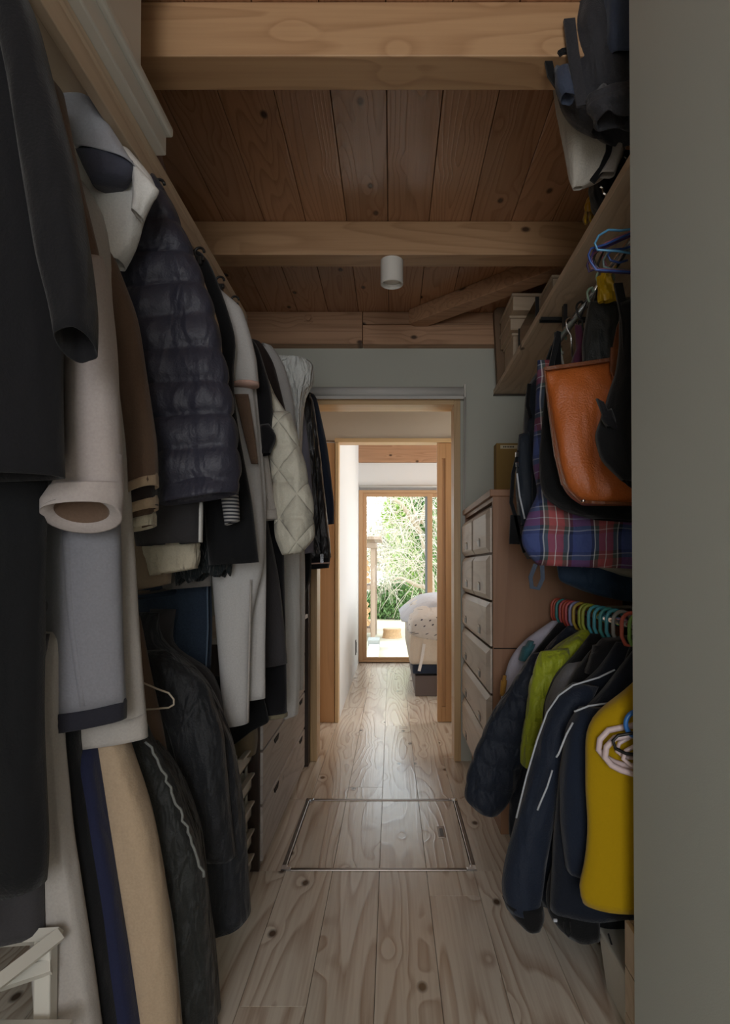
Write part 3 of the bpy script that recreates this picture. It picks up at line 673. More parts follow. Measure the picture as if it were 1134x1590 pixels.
garment('beige_knit', 'beige knit with a stitched sleeve end under the pale cape', 'knit', 1.83, [
    dict(n='body', m=K_off, th=.025, fold=.05, st=[(340, 520, 385, 530), (370, 600, 405, 605), (385, 700, 415, 700), (395, 808, 431, 805)]),
    dict(n='sleeve_end', m=K_off, th=.028, fold=.03, dy=-.002, st=[(394, 792, 430, 789), (395, 810, 431, 806)], rings=5)], GU, LP)
garment('black_cardigan', 'black cardigan wedged between beige knit and quilted cream jacket', 'cardigan', 1.79, [
    dict(n='body', m=K_black, th=.03, fold=.08, dy=.02, st=[(360, 525, 398, 528), (378, 590, 420, 598), (385, 640, 424, 640), (396, 700, 418, 700)]),
    dict(n='pocket_flap', m=K_black, th=.02, dy=-.01, st=[(404, 660, 418, 658), (404, 680, 431, 678), (404, 708, 420, 704)], rings=10)], GU, LP)
q = garment('quilted_jacket', 'cream diamond-quilted jacket with a rounded puffy sleeve', 'jacket', 1.91, [
    dict(n='body', m=K_quilt, th=.04, fold=.1, puff=5, pd=.2, rings=60, st=[(385, 540, 402, 548), (404, 600, 426, 612), (412, 660, 455, 655), (415, 720, 468, 716), (414, 790, 478, 790)]),
    dict(n='sleeve', m=K_quilt, th=.05, dy=-.05, fold=.12, puff=4, pd=.25, rings=60, st=[(410, 640, 452, 640), (420, 720, 474, 716), (424, 780, 487, 778), (428, 835, 489, 835), (438, 862, 470, 858)])], GU, LP)
garment('brown_rain_jacket', 'dark brown jacket whose shoulder rises just past the shelf end', 'jacket', 2.3, [
    dict(n='body', m=K_dkbrown, th=.03, fold=.08, st=[(385, 525, 402, 525), (400, 560, 425, 562), (415, 620, 444, 640), (420, 700, 450, 690)])], GU, LP)
garment('light_grey_hoodie', 'light grey hooded coat between brown jacket and crinkled white one', 'hoodie', 2.38, [
    dict(n='body', m=K_ltgrey, th=.03, fold=.06, st=[(402, 528, 420, 528), (410, 570, 444, 572), (425, 640, 456, 620), (435, 700, 462, 690), (436, 800, 466, 800)])], GU, LP)
garment('crinkled_white_jacket', 'crinkled white nylon jacket with a boxy shoulder near the doorway', 'jacket', 2.48, [
    dict(n='body', m=K_crinkle, th=.05, fold=.25, st=[(425, 550, 486, 557), (438, 585, 488, 598), (446, 605, 474, 612), (450, 650, 470, 650), (455, 715, 468, 710)])], GU, LP)
garment('lavender_shirt', 'lavender grey shirt hanging straight behind the quilted jacket', 'shirt', 2.6, [
    dict(n='body', m=K_lav, th=.03, fold=.08, st=[(435, 600, 468, 610), (445, 700, 481, 700), (450, 790, 487, 790), (450, 862, 487, 858)])], GU, LP)
gl = garment('black_leather_jacket', 'black leather jacket with a long zip and striped knit hem', 'jacket', 2.72, [
    dict(n='body', m=K_leather, th=.04, fold=.12, st=[(450, 608, 485, 606), (455, 700, 497, 700), (462, 800, 508, 800), (468, 868, 514, 866)]),
    dict(n='knit_hem', m=K_black, th=.04, fold=.03, st=[(469, 862, 514, 861), (471, 885, 511, 882)], rings=6),
    dict(n='hem_stripe', m=K_pink, th=.041, fold=.0, st=[(470, 874, 513, 872), (470, 877, 513, 875)], rings=3, hem=False, l='pinkish hem stripe')], GU, LP)
MB().tube([P(482, 612, 2.675), P(489, 700, 2.672), P(494, 780, 2.672), P(500, 862, 2.675)], .003, 6).build('zipper', M_chrome, gl)
MB().box(P(500, 862, 2.67).x - .006, P(500, 862, 2.67).x + .008, 2.66, 2.668, P(500, 874, 2.67).z, P(500, 860, 2.67).z).build('zip_pull', M_chrome, gl)
garment('navy_shirt_jacket', 'navy overshirt hanging last on the rail beside the door jamb', 'overshirt', 2.86, [
    dict(n='body', m=K_navy, th=.04, fold=.1, st=[(458, 612, 490, 606), (475, 700, 508, 690), (480, 780, 519, 780), (484, 816, 519, 813)])], GU, LP)
# lower parts of the long garments further down the rail
garment('charcoal_long_coat', 'long charcoal coat under the quilted jacket sleeve', 'coat', 1.95, [
    dict(n='body', m=K_char, th=.03, fold=.06, st=[(350, 600, 400, 600), (385, 780, 412, 790), (396, 900, 434, 900), (404, 980, 442, 980), (406, 1036, 446, 1030)])], GU, LP)
garment('black_long_coat', 'long black coat with an olive bound hem', 'coat', 2.0, [
    dict(n='body', m=K_black, th=.03, fold=.06, st=[(350, 600, 400, 600), (375, 800, 440, 815), (380, 1000, 444, 1000), (383, 1112, 446, 1106)]),
    dict(n='hem_binding', m=K_olive, th=.032, fold=.02, st=[(383, 1112, 447, 1105), (383, 1119, 447, 1112)], rings=4, l='olive hem binding')], GU, LP)
garment('white_long_coat', 'long cool white coat falling beside the wooden chest drawers', 'coat', 2.34, [
    dict(n='body', m=K_white, th=.03, fold=.1, k=5, st=[(390, 600, 440, 600), (418, 850, 466, 850), (438, 965, 467, 965), (440, 1070, 466, 1070), (441, 1116, 463, 1108)])], GU, LP)
garment('white_dress', 'slim white dress hanging nearest the doorway above the chest top', 'dress', 2.55, [
    dict(n='body', m=K_white, th=.02, fold=.12, st=[(410, 640, 450, 640), (440, 850, 474, 856), (444, 960, 474, 958), (446, 1075, 472, 1070)])], GU, LP)
garment('black_scarf', 'short black scarf end under the leather jacket', 'scarf', 2.66, [
    dict(n='body', m=K_black2, th=.02, fold=.15, st=[(440, 700, 478, 700), (455, 870, 484, 872), (460, 910, 483, 908), (464, 926, 474, 922)])], GU, LP)
garment('black_trousers', 'black trousers folded over low down beneath the pale coat hem', 'trousers', 1.93, [
    dict(n='body', m=K_black2, th=.03, fold=.1, st=[(330, 1050, 400, 1050), (345, 1128, 420, 1122), (355, 1150, 398, 1130), (352, 1158, 372, 1150)])], GL, None)
garment('olive_cloth_bag', 'small olive cloth bag hanging just above the white trays', 'bag', 1.99, [
    dict(n='body', m=cloth('olive_canvas', (120, 106, 84)), th=.04, fold=.1, st=[(362, 1110, 398, 1112), (364, 1150, 400, 1150), (367, 1174, 397, 1170)]),
    dict(n='strap', m=K_dkbrown, th=.006, fold=0, st=[(375, 1040, 380, 1040), (377, 1115, 382, 1115)], rings=5)], GL, None)
# things seen beneath the quilted sleeve
cu = [((198, 690, 243, 692), (200, 765, 244, 750), K_brown, K_tan, 'brown sleeve with a tan cuff, topmost of the layered sleeves', 1.22),
      ((198, 730, 240, 730), (200, 798, 244, 785), K_dkbrown, K_tan, 'dark brown sleeve with a tan cuff, middle of the layered sleeves', 1.25),
      ((198, 770, 238, 770), (200, 822, 241, 811), K_brown, K_cream, 'brown sleeve with a cream cuff, lowest of the layered sleeves', 1.28)]
for a_, b_, m1, m2, lb, Y in cu:
    garment('brown_cardigan', lb, 'cardigan', Y, [
        dict(n='sleeve', m=m1, th=.03, fold=.05, st=[(150, a_[1] - 200, a_[2] - 30, a_[3] - 200), a_, b_]),
        dict(n='cuff', m=m2, th=.032, fold=.03, st=[(b_[0], b_[1] - 16, b_[2], b_[3] - 16), (b_[0], b_[1] + 4, b_[2], b_[3] + 4)], rings=4)], 'layered brown sleeves', LP)
garment('grey_sweatshirt', 'dark grey sweatshirt sleeve end with a white side trim', 'sweatshirt', 1.47, [
    dict(n='body', m=K_char, th=.035, fold=.05, st=[(170, 600, 280, 600), (200, 780, 312, 780), (213, 848, 311, 842)]),
    dict(n='side_trim', m=K_white, th=.01, dy=-.03, fold=0, st=[(310, 780, 315, 780), (309, 842, 314, 842)], rings=5, l='white side trim')], GU, LP)
garment('cream_anorak', 'cream anorak with an elastic gathered cuff', 'anorak', 1.53, [
    dict(n='body', m=K_cream, th=.03, fold=.1, st=[(190, 640, 270, 640), (205, 800, 296, 800), (222, 850, 306, 846)], k=9),
    dict(n='cuff', m=K_cream, th=.035, fold=.18, k=14, st=[(220, 845, 309, 842), (228, 872, 310, 868), (233, 894, 306, 882)], rings=12, l='gathered elastic cuff')], GU, LP)
garment('tan_shirt', 'tan shirt hem below the cream gathered cuff', 'shirt', 1.58, [
    dict(n='body', m=cloth('warm_tan_shirt', (150, 132, 112)), th=.03, fold=.1, st=[(190, 700, 250, 700), (200, 862, 268, 866), (205, 918, 264, 906)])], GU, LP)
garment('fuzzy_black_cardigan', 'fuzzy black-green cardigan with a ragged fringed edge', 'cardigan', 1.64, [
    dict(n='body', m=K_fuzz, th=.035, fold=.2, k=9, wav=.012, st=[(230, 640, 340, 640), (262, 780, 354, 780), (266, 860, 362, 860), (272, 904, 358, 888)])], GU, LP)
garment('striped_top', 'navy and white striped top sleeve under the quilted cuff', 'top', 1.50, [
    dict(n='sleeve', m=K_stripe, th=.02, fold=.04, st=[(320, 600, 355, 600), (342, 760, 370, 762), (350, 816, 372, 808)])], GU, LP)
garment('grey_linen_shirt', 'grey linen shirt hem above the dark jeans', 'shirt', 1.70, [
    dict(n='body', m=cloth('grey_linen', (112, 108, 104)), th=.03, fold=.1, st=[(230, 700, 300, 700), (245, 880, 328, 880), (255, 916, 328, 910)])], GU, LP)
jn = garment('jeans', 'dark blue denim jeans hung folded above the lower black jackets', 'jeans', 1.78, [
    dict(n='body', m=K_denim, th=.03, fold=.06, st=[(220, 700, 300, 700), (212, 905, 329, 905), (216, 1000, 330, 1000), (235, 1052, 327, 1042)])], GU, LP)
MB().tube([P(322, 905, 1.745), P(323, 975, 1.742), P(320, 1040, 1.742)], .0025, 6).build('seam', cloth('denim_seam', (92, 108, 126)), jn)
# ------------------------------------------------------------------ lower left rail
garment('white_sheer_dress', 'long translucent white dress reaching the bottom left corner', 'dress', 1.10, [
    dict(n='body', m=K_off, th=.03, fold=.2, k=7, st=[(60, 1150, 96, 1150), (50, 1300, 112, 1300), (50, 1450, 134, 1450), (60, 1640, 162, 1640)])], GL, LQ)
garment('navy_trousers', 'long navy trousers between white dress and cream trousers', 'trousers', 1.16, [
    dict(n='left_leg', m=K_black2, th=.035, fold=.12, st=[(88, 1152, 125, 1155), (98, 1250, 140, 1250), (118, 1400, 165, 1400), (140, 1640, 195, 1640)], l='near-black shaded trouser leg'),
    dict(n='right_leg', m=cloth('navy_trouser', (36, 40, 66)), dy=.02, th=.035, fold=.1, st=[(115, 1152, 150, 1158), (125, 1250, 164, 1250), (150, 1400, 188, 1400), (175, 1640, 226, 1640)])], GL, LQ)
garment('cream_trousers', 'wide cream trousers falling to the bottom of the photo', 'trousers', 1.22, [
    dict(n='front_leg', m=K_tan, th=.04, fold=.07, st=[(148, 1145, 196, 1150), (165, 1250, 232, 1250), (182, 1350, 252, 1350), (200, 1450, 266, 1450), (220, 1640, 284, 1640)]),
    dict(n='rear_leg', m=K_off, dy=.05, th=.03, fold=.07, st=[(150, 1150, 190, 1150), (170, 1300, 244, 1300), (220, 1440, 270, 1440), (240, 1640, 288, 1640)])], GL, LQ)
gb = garment('crumpled_black_jacket', 'crumpled black nylon jacket with a frilled pale zip edge', 'jacket', 1.33, [
    dict(n='body', m=K_dkgreen, th=.05, fold=.2, st=[(195, 1140, 228, 1150), (205, 1200, 265, 1196), (225, 1270, 294, 1266), (250, 1360, 318, 1350), (262, 1450, 326, 1450), (280, 1660, 338, 1660)]),
    dict(n='sleeve', m=K_dkgreen, dy=.05, th=.04, fold=.2, st=[(215, 1160, 245, 1150), (240, 1220, 285, 1210), (270, 1290, 312, 1285), (285, 1380, 322, 1380), (300, 1500, 335, 1500), (305, 1600, 342, 1570)])], GL, LQ)
pts = [P(226 + (318 - 226) * (t / 24) ** .8 + random.uniform(-3, 3), 1152 + 210 * t / 24, 1.275 + random.uniform(-.004, .004)) for t in range(25)]
MB().tube(pts, .0028, 6).build('zip_edge', cloth('pale_zip_edge', (120, 122, 118)), gb, smooth=True)
garment('black_down_jacket', 'large black padded jacket reaching out over the floor from the lower left rail', 'jacket', 1.56, [
    dict(n='body', m=cloth('black_padded_nylon', (30, 33, 38), .6, wr=.6, wscale=16, spec=.35), th=.06, fold=.1, st=[(222, 1000, 240, 1000), (226, 1030, 292, 1026), (240, 1080, 330, 1070), (258, 1160, 364, 1160), (282, 1260, 379, 1260), (305, 1350, 384, 1340), (322, 1446, 388, 1420)]),
    dict(n='sleeve', m=cloth('black_padded_sleeve', (26, 28, 32), .6, wr=.6, wscale=16, spec=.35), dy=-.07, th=.04, fold=.1, st=[(224, 1010, 262, 1010), (230, 1060, 320, 1060), (262, 1130, 345, 1130), (290, 1230, 355, 1230), (310, 1330, 365, 1330)])], GL, LQ)
garment('black_parka', 'black parka shoulder with a light collar edge behind the padded jacket', 'parka', 1.68, [
    dict(n='body', m=K_char, th=.05, fold=.1, st=[(232, 1005, 262, 1005), (250, 1030, 328, 1040), (262, 1080, 345, 1085), (280, 1150, 352, 1150), (290, 1300, 350, 1300)])], GL, LQ)
garment('brown_vest', 'brown vest on a pale wire hanger between the black jackets', 'vest', 1.44, [
    dict(n='body', m=K_brown, th=.025, fold=.05, st=[(215, 1062, 236, 1062), (222, 1120, 250, 1120), (228, 1190, 262, 1190), (235, 1260, 268, 1260)])], GL, LQ)
wh = thing('wire_hanger', 'pale curved wire hanger end poking out by the brown vest', 'hanger', P(255, 1080, 1.40))
MB().tube([P(222, 1102, 1.40), P(262, 1099, 1.40), P(270, 1094, 1.40), P(270, 1086, 1.40), P(262, 1076, 1.40), P(245, 1070, 1.40), P(222, 1060, 1.40)], .0022, 8).build('wire', plain('cream_wire', (214, 200, 180), .4), wh, smooth=True)
# white plastic rack, bottom left
rk = thing('white_plastic_rack', 'white plastic rack standing on the floor in the bottom left corner', 'rack', (-.75, .82, 0))
def wbar(a_, b_, r=.011): return MB().tube([a_, b_], r, 4)
for nm, p_, q_ in (('rail', P(-60, 1570, .92), P(92, 1452, 1.05)), ('rail', P(-60, 1450, .92), P(-60, 1450, 1.04)), ('top_bar', P(-60, 1462, 1.05), P(92, 1452, 1.05)), ('slat', P(-40, 1540, 1.0), P(80, 1500, 1.04))):
    wbar(p_, q_, .014).build(nm, M_box, rk)
for xx in (72, -60):
    a_ = P(xx, 1455, 1.05); MB().box(a_.x - .014, a_.x + .014, 1.036, 1.062, .001, a_.z).build('post', M_box, rk, bevel=.003)
a_ = P(60, 1590, .92); MB().box(-1.0, a_.x, .9, 1.02, .25, .262).build('shelf_plate', M_box, rk, bevel=.002)
# hanger hooks on the left rail, seen past the shelf edge
def clip_hanger(x, y, Y, lb):
    t = thing('clip_hanger', lb, 'hanger', P(x, y, Y), 'black clip hangers on the left rail')
    c_ = P(x, y, Y)
    MB().tube([c_ + Vector((.012 * math.cos(a), .0, .012 * math.sin(a))) for a in [PI * 2 * i / 14 for i in range(12)]], .0035, 8).build('hook', M_blackmetal, t, smooth=True)
    MB().box(c_.x - .03, c_.x + .012, Y - .006, Y + .006, c_.z - .022, c_.z - .010).build('bar', M_blackmetal, t, bevel=.002)
    MB().box(c_.x - .004, c_.x + .008, Y - .01, Y + .01, c_.z - .034, c_.z - .014).build('clip', M_blackmetal, t, bevel=.002)
for x, y, Y, lb in ((247, 287, 1.36, 'black clip hanger hook nearest the viewer on the left shelf edge'), (310, 392, 1.56, 'small black hanger clip beside the cream blouse top'), (342, 436, 1.8, 'black hanger hook above the pale caped coat'), (365, 466, 1.95, 'black hanger clip close to the end of the left shelf')):
    clip_hanger(x, y, Y, lb)
# storage boxes on the left shelf
def tub(name, lb, x0, x1, y0, y1, z0, z1, lip, r):
    t = thing(name, lb, 'box', ((x0 + x1) / 2, (y0 + y1) / 2, z0))
    MB().box(x0 + .01, x1 - .012, y0 + .01, y1 - .012, z0, z1 - lip).build('tub', M_box, t, bevel=r)
    MB().box(x0, x1, y0, y1, z1 - lip, z1).build('lid', M_box, t, bevel=.006)
    MB().box(x0 + .03, x1 - .02, y1 - .010, y1 - .004, z0 + .01, z0 + .016).build('rib', M_box, t, bevel=.002)
zt = ZS + .0265
tub('flat_storage_box', 'long flat white plastic box overhanging the left shelf', -.98, -.492, .35, 1.385, zt, zt + .07, .022, .004)
tub('deep_storage_box', 'rounded white plastic box stacked on the flat white one', -.96, -.495, .5, 1.27, zt + .0705, 2.285, .03, .022)
pb = thing('pinkish_bundle', 'small dull pink bundle behind the flat white box on the left shelf', 'bundle', (-.60, 1.5, zt))
loft([(200, 205, 246, 228), (205, 240, 252, 250), (215, 268, 253, 276)], 1.52, th=.06, fold=.1).build('bundle_body', cloth('dusty_pink', (120, 92, 84)), pb, smooth=True)
# ================================================================== RIGHT SIDE
RP = (PR2X, PR2Z); RU = (PRX, PRZ); GR = 'jackets on the lower right rail'; GB = 'bags on the upper right rail'
J_navy = cloth('navy_padded', (28, 36, 50), .6, wr=.4, wscale=14, spec=.3); J_lime = cloth('lime_down_nylon', (158, 170, 40), .5, wr=.5, wscale=16, spec=.35)
J_blue = cloth('blue_navy_shell', (30, 39, 55), .6, wr=.3); J_dark = cloth('dark_navy_jersey', (25, 31, 42)); J_yellow = cloth('mustard_jersey', (172, 140, 4), wr=.12, wscale=5, var=.05)
J_lilac = cloth('pale_lilac', (186, 182, 196)); J_teal = cloth('teal_lining', (64, 112, 122)); J_grey = cloth('mid_grey_fleece', (120, 120, 124)); J_pipe = cloth('reflective_piping', (190, 196, 204), .5)
garment('lilac_jacket', 'pale lilac child jacket, furthest on the colourful hanger rail', 'jacket', 2.18, [
    dict(n='body', m=J_lilac, th=.03, fold=.08, st=[(815, 993, 872, 985), (792, 1020, 900, 1020), (780, 1070, 900, 1070), (772, 1150, 900, 1150), (768, 1220, 880, 1220)]),
    dict(n='elbow_patch', m=cloth('ochre_patch', (176, 130, 60)), th=.01, dy=-.026, fold=0, st=[(778, 1056, 788, 1056), (776, 1080, 784, 1080)], rings=4, l='ochre patch')], GR, RP)
garment('black_teal_jacket', 'black jacket with teal lining beside the lilac one', 'jacket', 2.10, [
    dict(n='body', m=K_black2, th=.03, fold=.08, st=[(840, 1000, 890, 988), (808, 1040, 900, 1040), (785, 1100, 900, 1100), (772, 1160, 900, 1160), (770, 1230, 880, 1230)]),
    dict(n='lining', m=J_teal, th=.03, dy=-.004, fold=.04, st=[(812, 1004, 832, 1000), (806, 1025, 818, 1025)], rings=6, l='teal lining strip')], GR, RP)
garment('navy_padded_jacket', 'navy padded jacket whose thick sleeve swings out over the floor hatch', 'jacket', 1.99, [
    dict(n='body', m=J_navy, th=.04, fold=.08, puff=7, pd=.15, rings=60, st=[(850, 1003, 905, 992), (822, 1040, 910, 1040), (800, 1090, 910, 1090), (790, 1180, 910, 1180), (790, 1300, 900, 1300)]),
    dict(n='sleeve', m=J_navy, dy=-.06, th=.045, fold=.08, puff=7, pd=.2, rings=80, st=[(825, 1015, 870, 1010), (800, 1055, 840, 1075), (762, 1110, 828, 1120), (738, 1165, 815, 1180), (724, 1205, 803, 1222), (721, 1240, 785, 1252), (740, 1258, 772, 1264)])], GR, RP)
garment('lime_down_jacket', 'lime green down jacket with puffed shoulder', 'jacket', 1.86, [
    dict(n='body', m=J_lime, th=.05, fold=.12, puff=6, pd=.3, rings=70, st=[(862, 1005, 922, 994), (846, 1020, 934, 1012), (838, 1045, 930, 1040), (830, 1090, 925, 1090), (822, 1180, 925, 1180), (822, 1260, 920, 1260)]),
    dict(n='sleeve', m=J_lime, dy=-.05, th=.04, fold=.1, puff=5, pd=.2, rings=60, st=[(838, 1012, 885, 1006), (829, 1040, 882, 1030), (822, 1065, 862, 1060), (818, 1100, 852, 1100), (810, 1150, 844, 1150), (809, 1186, 826, 1192)])], GR, RP)
garment('grey_fleece_jacket', 'black edged grey fleece jacket behind the piped blue one', 'jacket', 1.76, [
    dict(n='body', m=K_black2, th=.035, fold=.06, st=[(890, 1022, 935, 1006), (862, 1045, 960, 1045), (844, 1090, 970, 1090), (838, 1180, 970, 1180), (838, 1300, 960, 1300)]),
    dict(n='shoulder_panel', m=J_grey, th=.03, dy=-.022, fold=.05, st=[(880, 1032, 915, 1022), (862, 1056, 895, 1050), (848, 1090, 872, 1090), (844, 1150, 860, 1150)], l='grey shoulder panel')], GR, RP)
garment('black_hooded_jacket', 'black hooded jacket with a high dark hood on the right rail', 'jacket', 1.66, [
    dict(n='body', m=K_black, th=.045, fold=.1, st=[(925, 1000, 975, 985), (895, 1040, 1000, 1030), (870, 1085, 1005, 1085), (850, 1180, 1010, 1180), (830, 1400, 1000, 1400)]),
    dict(n='hood', m=K_black, dy=-.05, th=.04, fold=.15, st=[(935, 992, 985, 986), (918, 1015, 1000, 1008), (908, 1045, 1000, 1040)])], GR, RP)
gj = garment('blue_piped_jacket', 'blue-navy jacket with pale piping along a long drooping sleeve', 'jacket', 1.54, [
    dict(n='body', m=J_dark, th=.045, fold=.1, dy=.02, st=[(925, 1050, 985, 1030), (880, 1075, 1010, 1070), (850, 1150, 1020, 1150), (830, 1250, 1020, 1250), (820, 1340, 1010, 1340), (840, 1402, 1000, 1402)]),
    dict(n='sleeve', m=J_blue, dy=-.05, th=.04, fold=.06, st=[(890, 1060, 930, 1066), (862, 1082, 912, 1095), (838, 1135, 888, 1150), (818, 1210, 868, 1225), (800, 1280, 856, 1295), (783, 1345, 846, 1350), (778, 1385, 842, 1390), (786, 1408, 836, 1414)]),
    dict(n='cuff', m=K_black2, dy=-.05, th=.042, fold=.04, st=[(780, 1392, 842, 1398), (792, 1418, 846, 1422), (808, 1432, 838, 1435)], rings=8, l='black cuff')], GR, RP)
def piping(par, pts, Y, r=.0022):
    MB().tube([P(x, y, Y) for x, y in pts], r, 6).build('piping', J_pipe, par, smooth=True)
piping(gj, [(955, 1040), (930, 1052), (890, 1064), (868, 1080), (850, 1106), (834, 1150), (818, 1205), (802, 1270)], 1.455)
gn = garment('navy_piped_jacket', 'dark navy jacket with broken white piping next to the yellow top', 'jacket', 1.44, [
    dict(n='body', m=J_dark, th=.05, fold=.1, k=6, st=[(925, 1090, 985, 1085), (890, 1115, 1010, 1115), (872, 1180, 1015, 1180), (862, 1280, 1015, 1280), (856, 1370, 1015, 1370), (855, 1412, 1010, 1412)]),
    dict(n='sleeve', m=cloth('navy_sleeve', (29, 38, 54)), dy=-.05, th=.04, fold=.1, st=[(900, 1098, 945, 1100), (880, 1130, 925, 1140), (870, 1210, 915, 1220), (872, 1290, 915, 1290), (880, 1350, 912, 1350)])], GR, RP)
piping(gn, [(944, 1092), (915, 1096), (892, 1105)], 1.365)
piping(gn, [(890, 1122), (880, 1140), (868, 1170), (864, 1176)], 1.348)
piping(gn, [(858, 1196), (850, 1222), (838, 1250), (835, 1258)], 1.398)
gs = garment('black_shorts', 'black drawstring shorts hanging under the navy jacket hem', 'shorts', 1.47, [
    dict(n='left_leg', m=K_black2, th=.03, fold=.12, st=[(850, 1370, 915, 1370), (846, 1400, 925, 1400), (856, 1436, 935, 1444), (880, 1452, 930, 1456)]),
    dict(n='right_leg', m=K_black2, th=.03, dy=.02, fold=.12, st=[(905, 1370, 990, 1370), (910, 1400, 1000, 1400), (915, 1446, 1000, 1446), (930, 1458, 1000, 1458)])], GR, (PR2X, PR2Z))
for k_, (xs_, xe) in enumerate(((876, 884), (886, 882))):
    MB().tube([P(xs_, 1432, 1.405), P(xs_ + 2, 1448, 1.40), P(xe, 1454, 1.40)], .0022, 6).build('drawstring', K_black, gs)
MB().tube([P(945, 1450, 1.40), P(950, 1466, 1.40), P(951, 1478, 1.40)], .002, 6).build('drawstring', K_black, gs)
MB().box(P(863, 1430, 1.4).x - .004, P(863, 1430, 1.4).x + .004, 1.40, 1.404, P(863, 1432, 1.4).z, P(863, 1428, 1.4).z).build('tab', J_pipe, gs)
garment('yellow_jersey', 'mustard yellow top hanging at the front of the lower right rail', 'top', 1.30, [
    dict(n='body', m=J_yellow, th=.035, fold=.1, k=3, st=[(960, 1086, 1020, 1084), (925, 1100, 1050, 1098), (910, 1140, 1060, 1140), (909, 1230, 1060, 1230), (913, 1300, 1060, 1300), (906, 1350, 1060, 1350), (895, 1385, 1060, 1395), (905, 1402, 1050, 1408)])], GR, RP)
# colourful hangers: a hook ring over the rail and sloping shoulders
def pmat(nm, c): return plain(nm, c, .35)
HC = {'red': (176, 70, 50), 'teal': (64, 140, 140), 'pink': (190, 84, 86), 'lavender': (140, 140, 180), 'ochre': (176, 150, 60), 'lime': (150, 160, 60), 'turquoise': (70, 150, 165), 'grey': (150, 150, 148), 'white': (214, 206, 204), 'blue': (50, 110, 180), 'coral': (200, 100, 84), 'green': (120, 160, 80)}
HM = {k_: pmat(k_ + '_plastic', v) for k_, v in HC.items()}
seq = [('coral', 2.225, 'furthest of the row'), ('red', 2.195, 'second from the rail end'), ('teal', 2.16, 'third from the rail end'), ('pink', 2.115, 'between teal and a deeper pink one'), ('red', 2.08, 'right after the first pink one'), ('pink', 2.045, 'just before the lavender one'),
       ('lavender', 2.0, 'thin one after the pinks'), ('ochre', 1.96, 'first mustard-toned one'), ('lime', 1.90, 'yellow-green over the lime jacket'), ('lime', 1.865, 'second yellow-green one, nearer'), ('turquoise', 1.81, 'first of the turquoise run'),
       ('turquoise', 1.76, 'second of the turquoise run'), ('teal', 1.71, 'darker teal after two turquoise ones'), ('turquoise', 1.66, 'last of the turquoise run'), ('grey', 1.61, 'pale one over the black hood'), ('coral', 1.55, 'brownish one near the partition edge'), ('green', 1.50, 'nearest one against the partition edge')]
for i, (cn, Y, ex) in enumerate(seq):
    t = thing('child_hanger', cn + ' plastic hanger hook on the lower right rail, ' + ex, 'hanger', (PR2X, Y, PR2Z), 'colourful plastic hangers')
    rw_ = .023
    ring = [(PR2X + rw_ * math.cos(a), Y, PR2Z + rw_ * math.sin(a) - .004) for a in [math.radians(-40 + 250 * j / 14) for j in range(15)]]
    ring = [(PR2X + rw_ * math.cos(a), Y, PR2Z + .004 + (rw_ + .002) * math.sin(a)) for a in [math.radians(-20 + 200 * j / 12) for j in range(13)]]
    ring += [(PR2X - rw_, Y, PR2Z - .03), (PR2X - rw_ * .6, Y, PR2Z - .05), (PR2X, Y, PR2Z - .056), (PR2X + .002, Y, PR2Z - .075)]
    MB().tube(ring, .0052, 8).build('hook', HM[cn], t, smooth=True)
    MB().tube([(PR2X - .045, Y, PR2Z - .10), (PR2X - .015, Y, PR2Z - .08), (PR2X + .015, Y, PR2Z - .08), (PR2X + .045, Y, PR2Z - .10)], .005, 8).build('shoulder_bar', HM[cn], t, smooth=True)
# pink-white hangers hooked at the front of the partition
M_pw = plain('pinkish_white_plastic', (216, 196, 196), .4)
for i, (dx, dz, Y, lb) in enumerate(((0, 0, 1.245, 'pinkish white hanger, front one of the bundle by the partition'), (-10, -12, 1.262, 'pinkish white hanger, rear one of the bundle by the partition'))):
    t = thing('pink_hanger', lb, 'hanger', P(975, 1165, Y), 'pinkish white hangers')
    o_pts = [(1030, 1132), (985, 1140), (955, 1146), (942, 1160), (940, 1176), (950, 1188), (965, 1196), (985, 1202), (1030, 1202)]
    MB().tube([P(x + dx, y + dz, Y) for x, y in o_pts], .0065, 8).build('frame', M_pw, t, smooth=True)
    i_pts = [(1030, 1150), (990, 1156), (972, 1166), (968, 1178), (980, 1188), (1030, 1190)]
    MB().tube([P(x + dx, y + dz, Y) for x, y in i_pts], .0045, 8).build('inner_bar', M_pw, t, smooth=True)
t = thing('black_wire_hanger', 'black wire hanger loop lying across the pinkish white hangers', 'hanger', P(975, 1155, 1.225), 'black and blue hangers by the partition')
MB().tube([P(x, y, 1.226) for x, y in [(1030, 1130), (985, 1138), (960, 1142), (952, 1150), (956, 1162), (972, 1170), (1030, 1176)]], .0035, 8).build('wire', M_blackmetal, t, smooth=True)
t = thing('blue_hanger', 'bright blue hanger ring above the pinkish white hangers', 'hanger', P(985, 1120, 1.235), 'black and blue hangers by the partition')
MB().tube([P(992 + 20 * math.cos(a), 1124 + 20 * math.sin(a), 1.236) for a in [math.radians(95 + 230 * j / 16) for j in range(17)]], .005, 8).build('hook', HM['blue'], t, smooth=True)

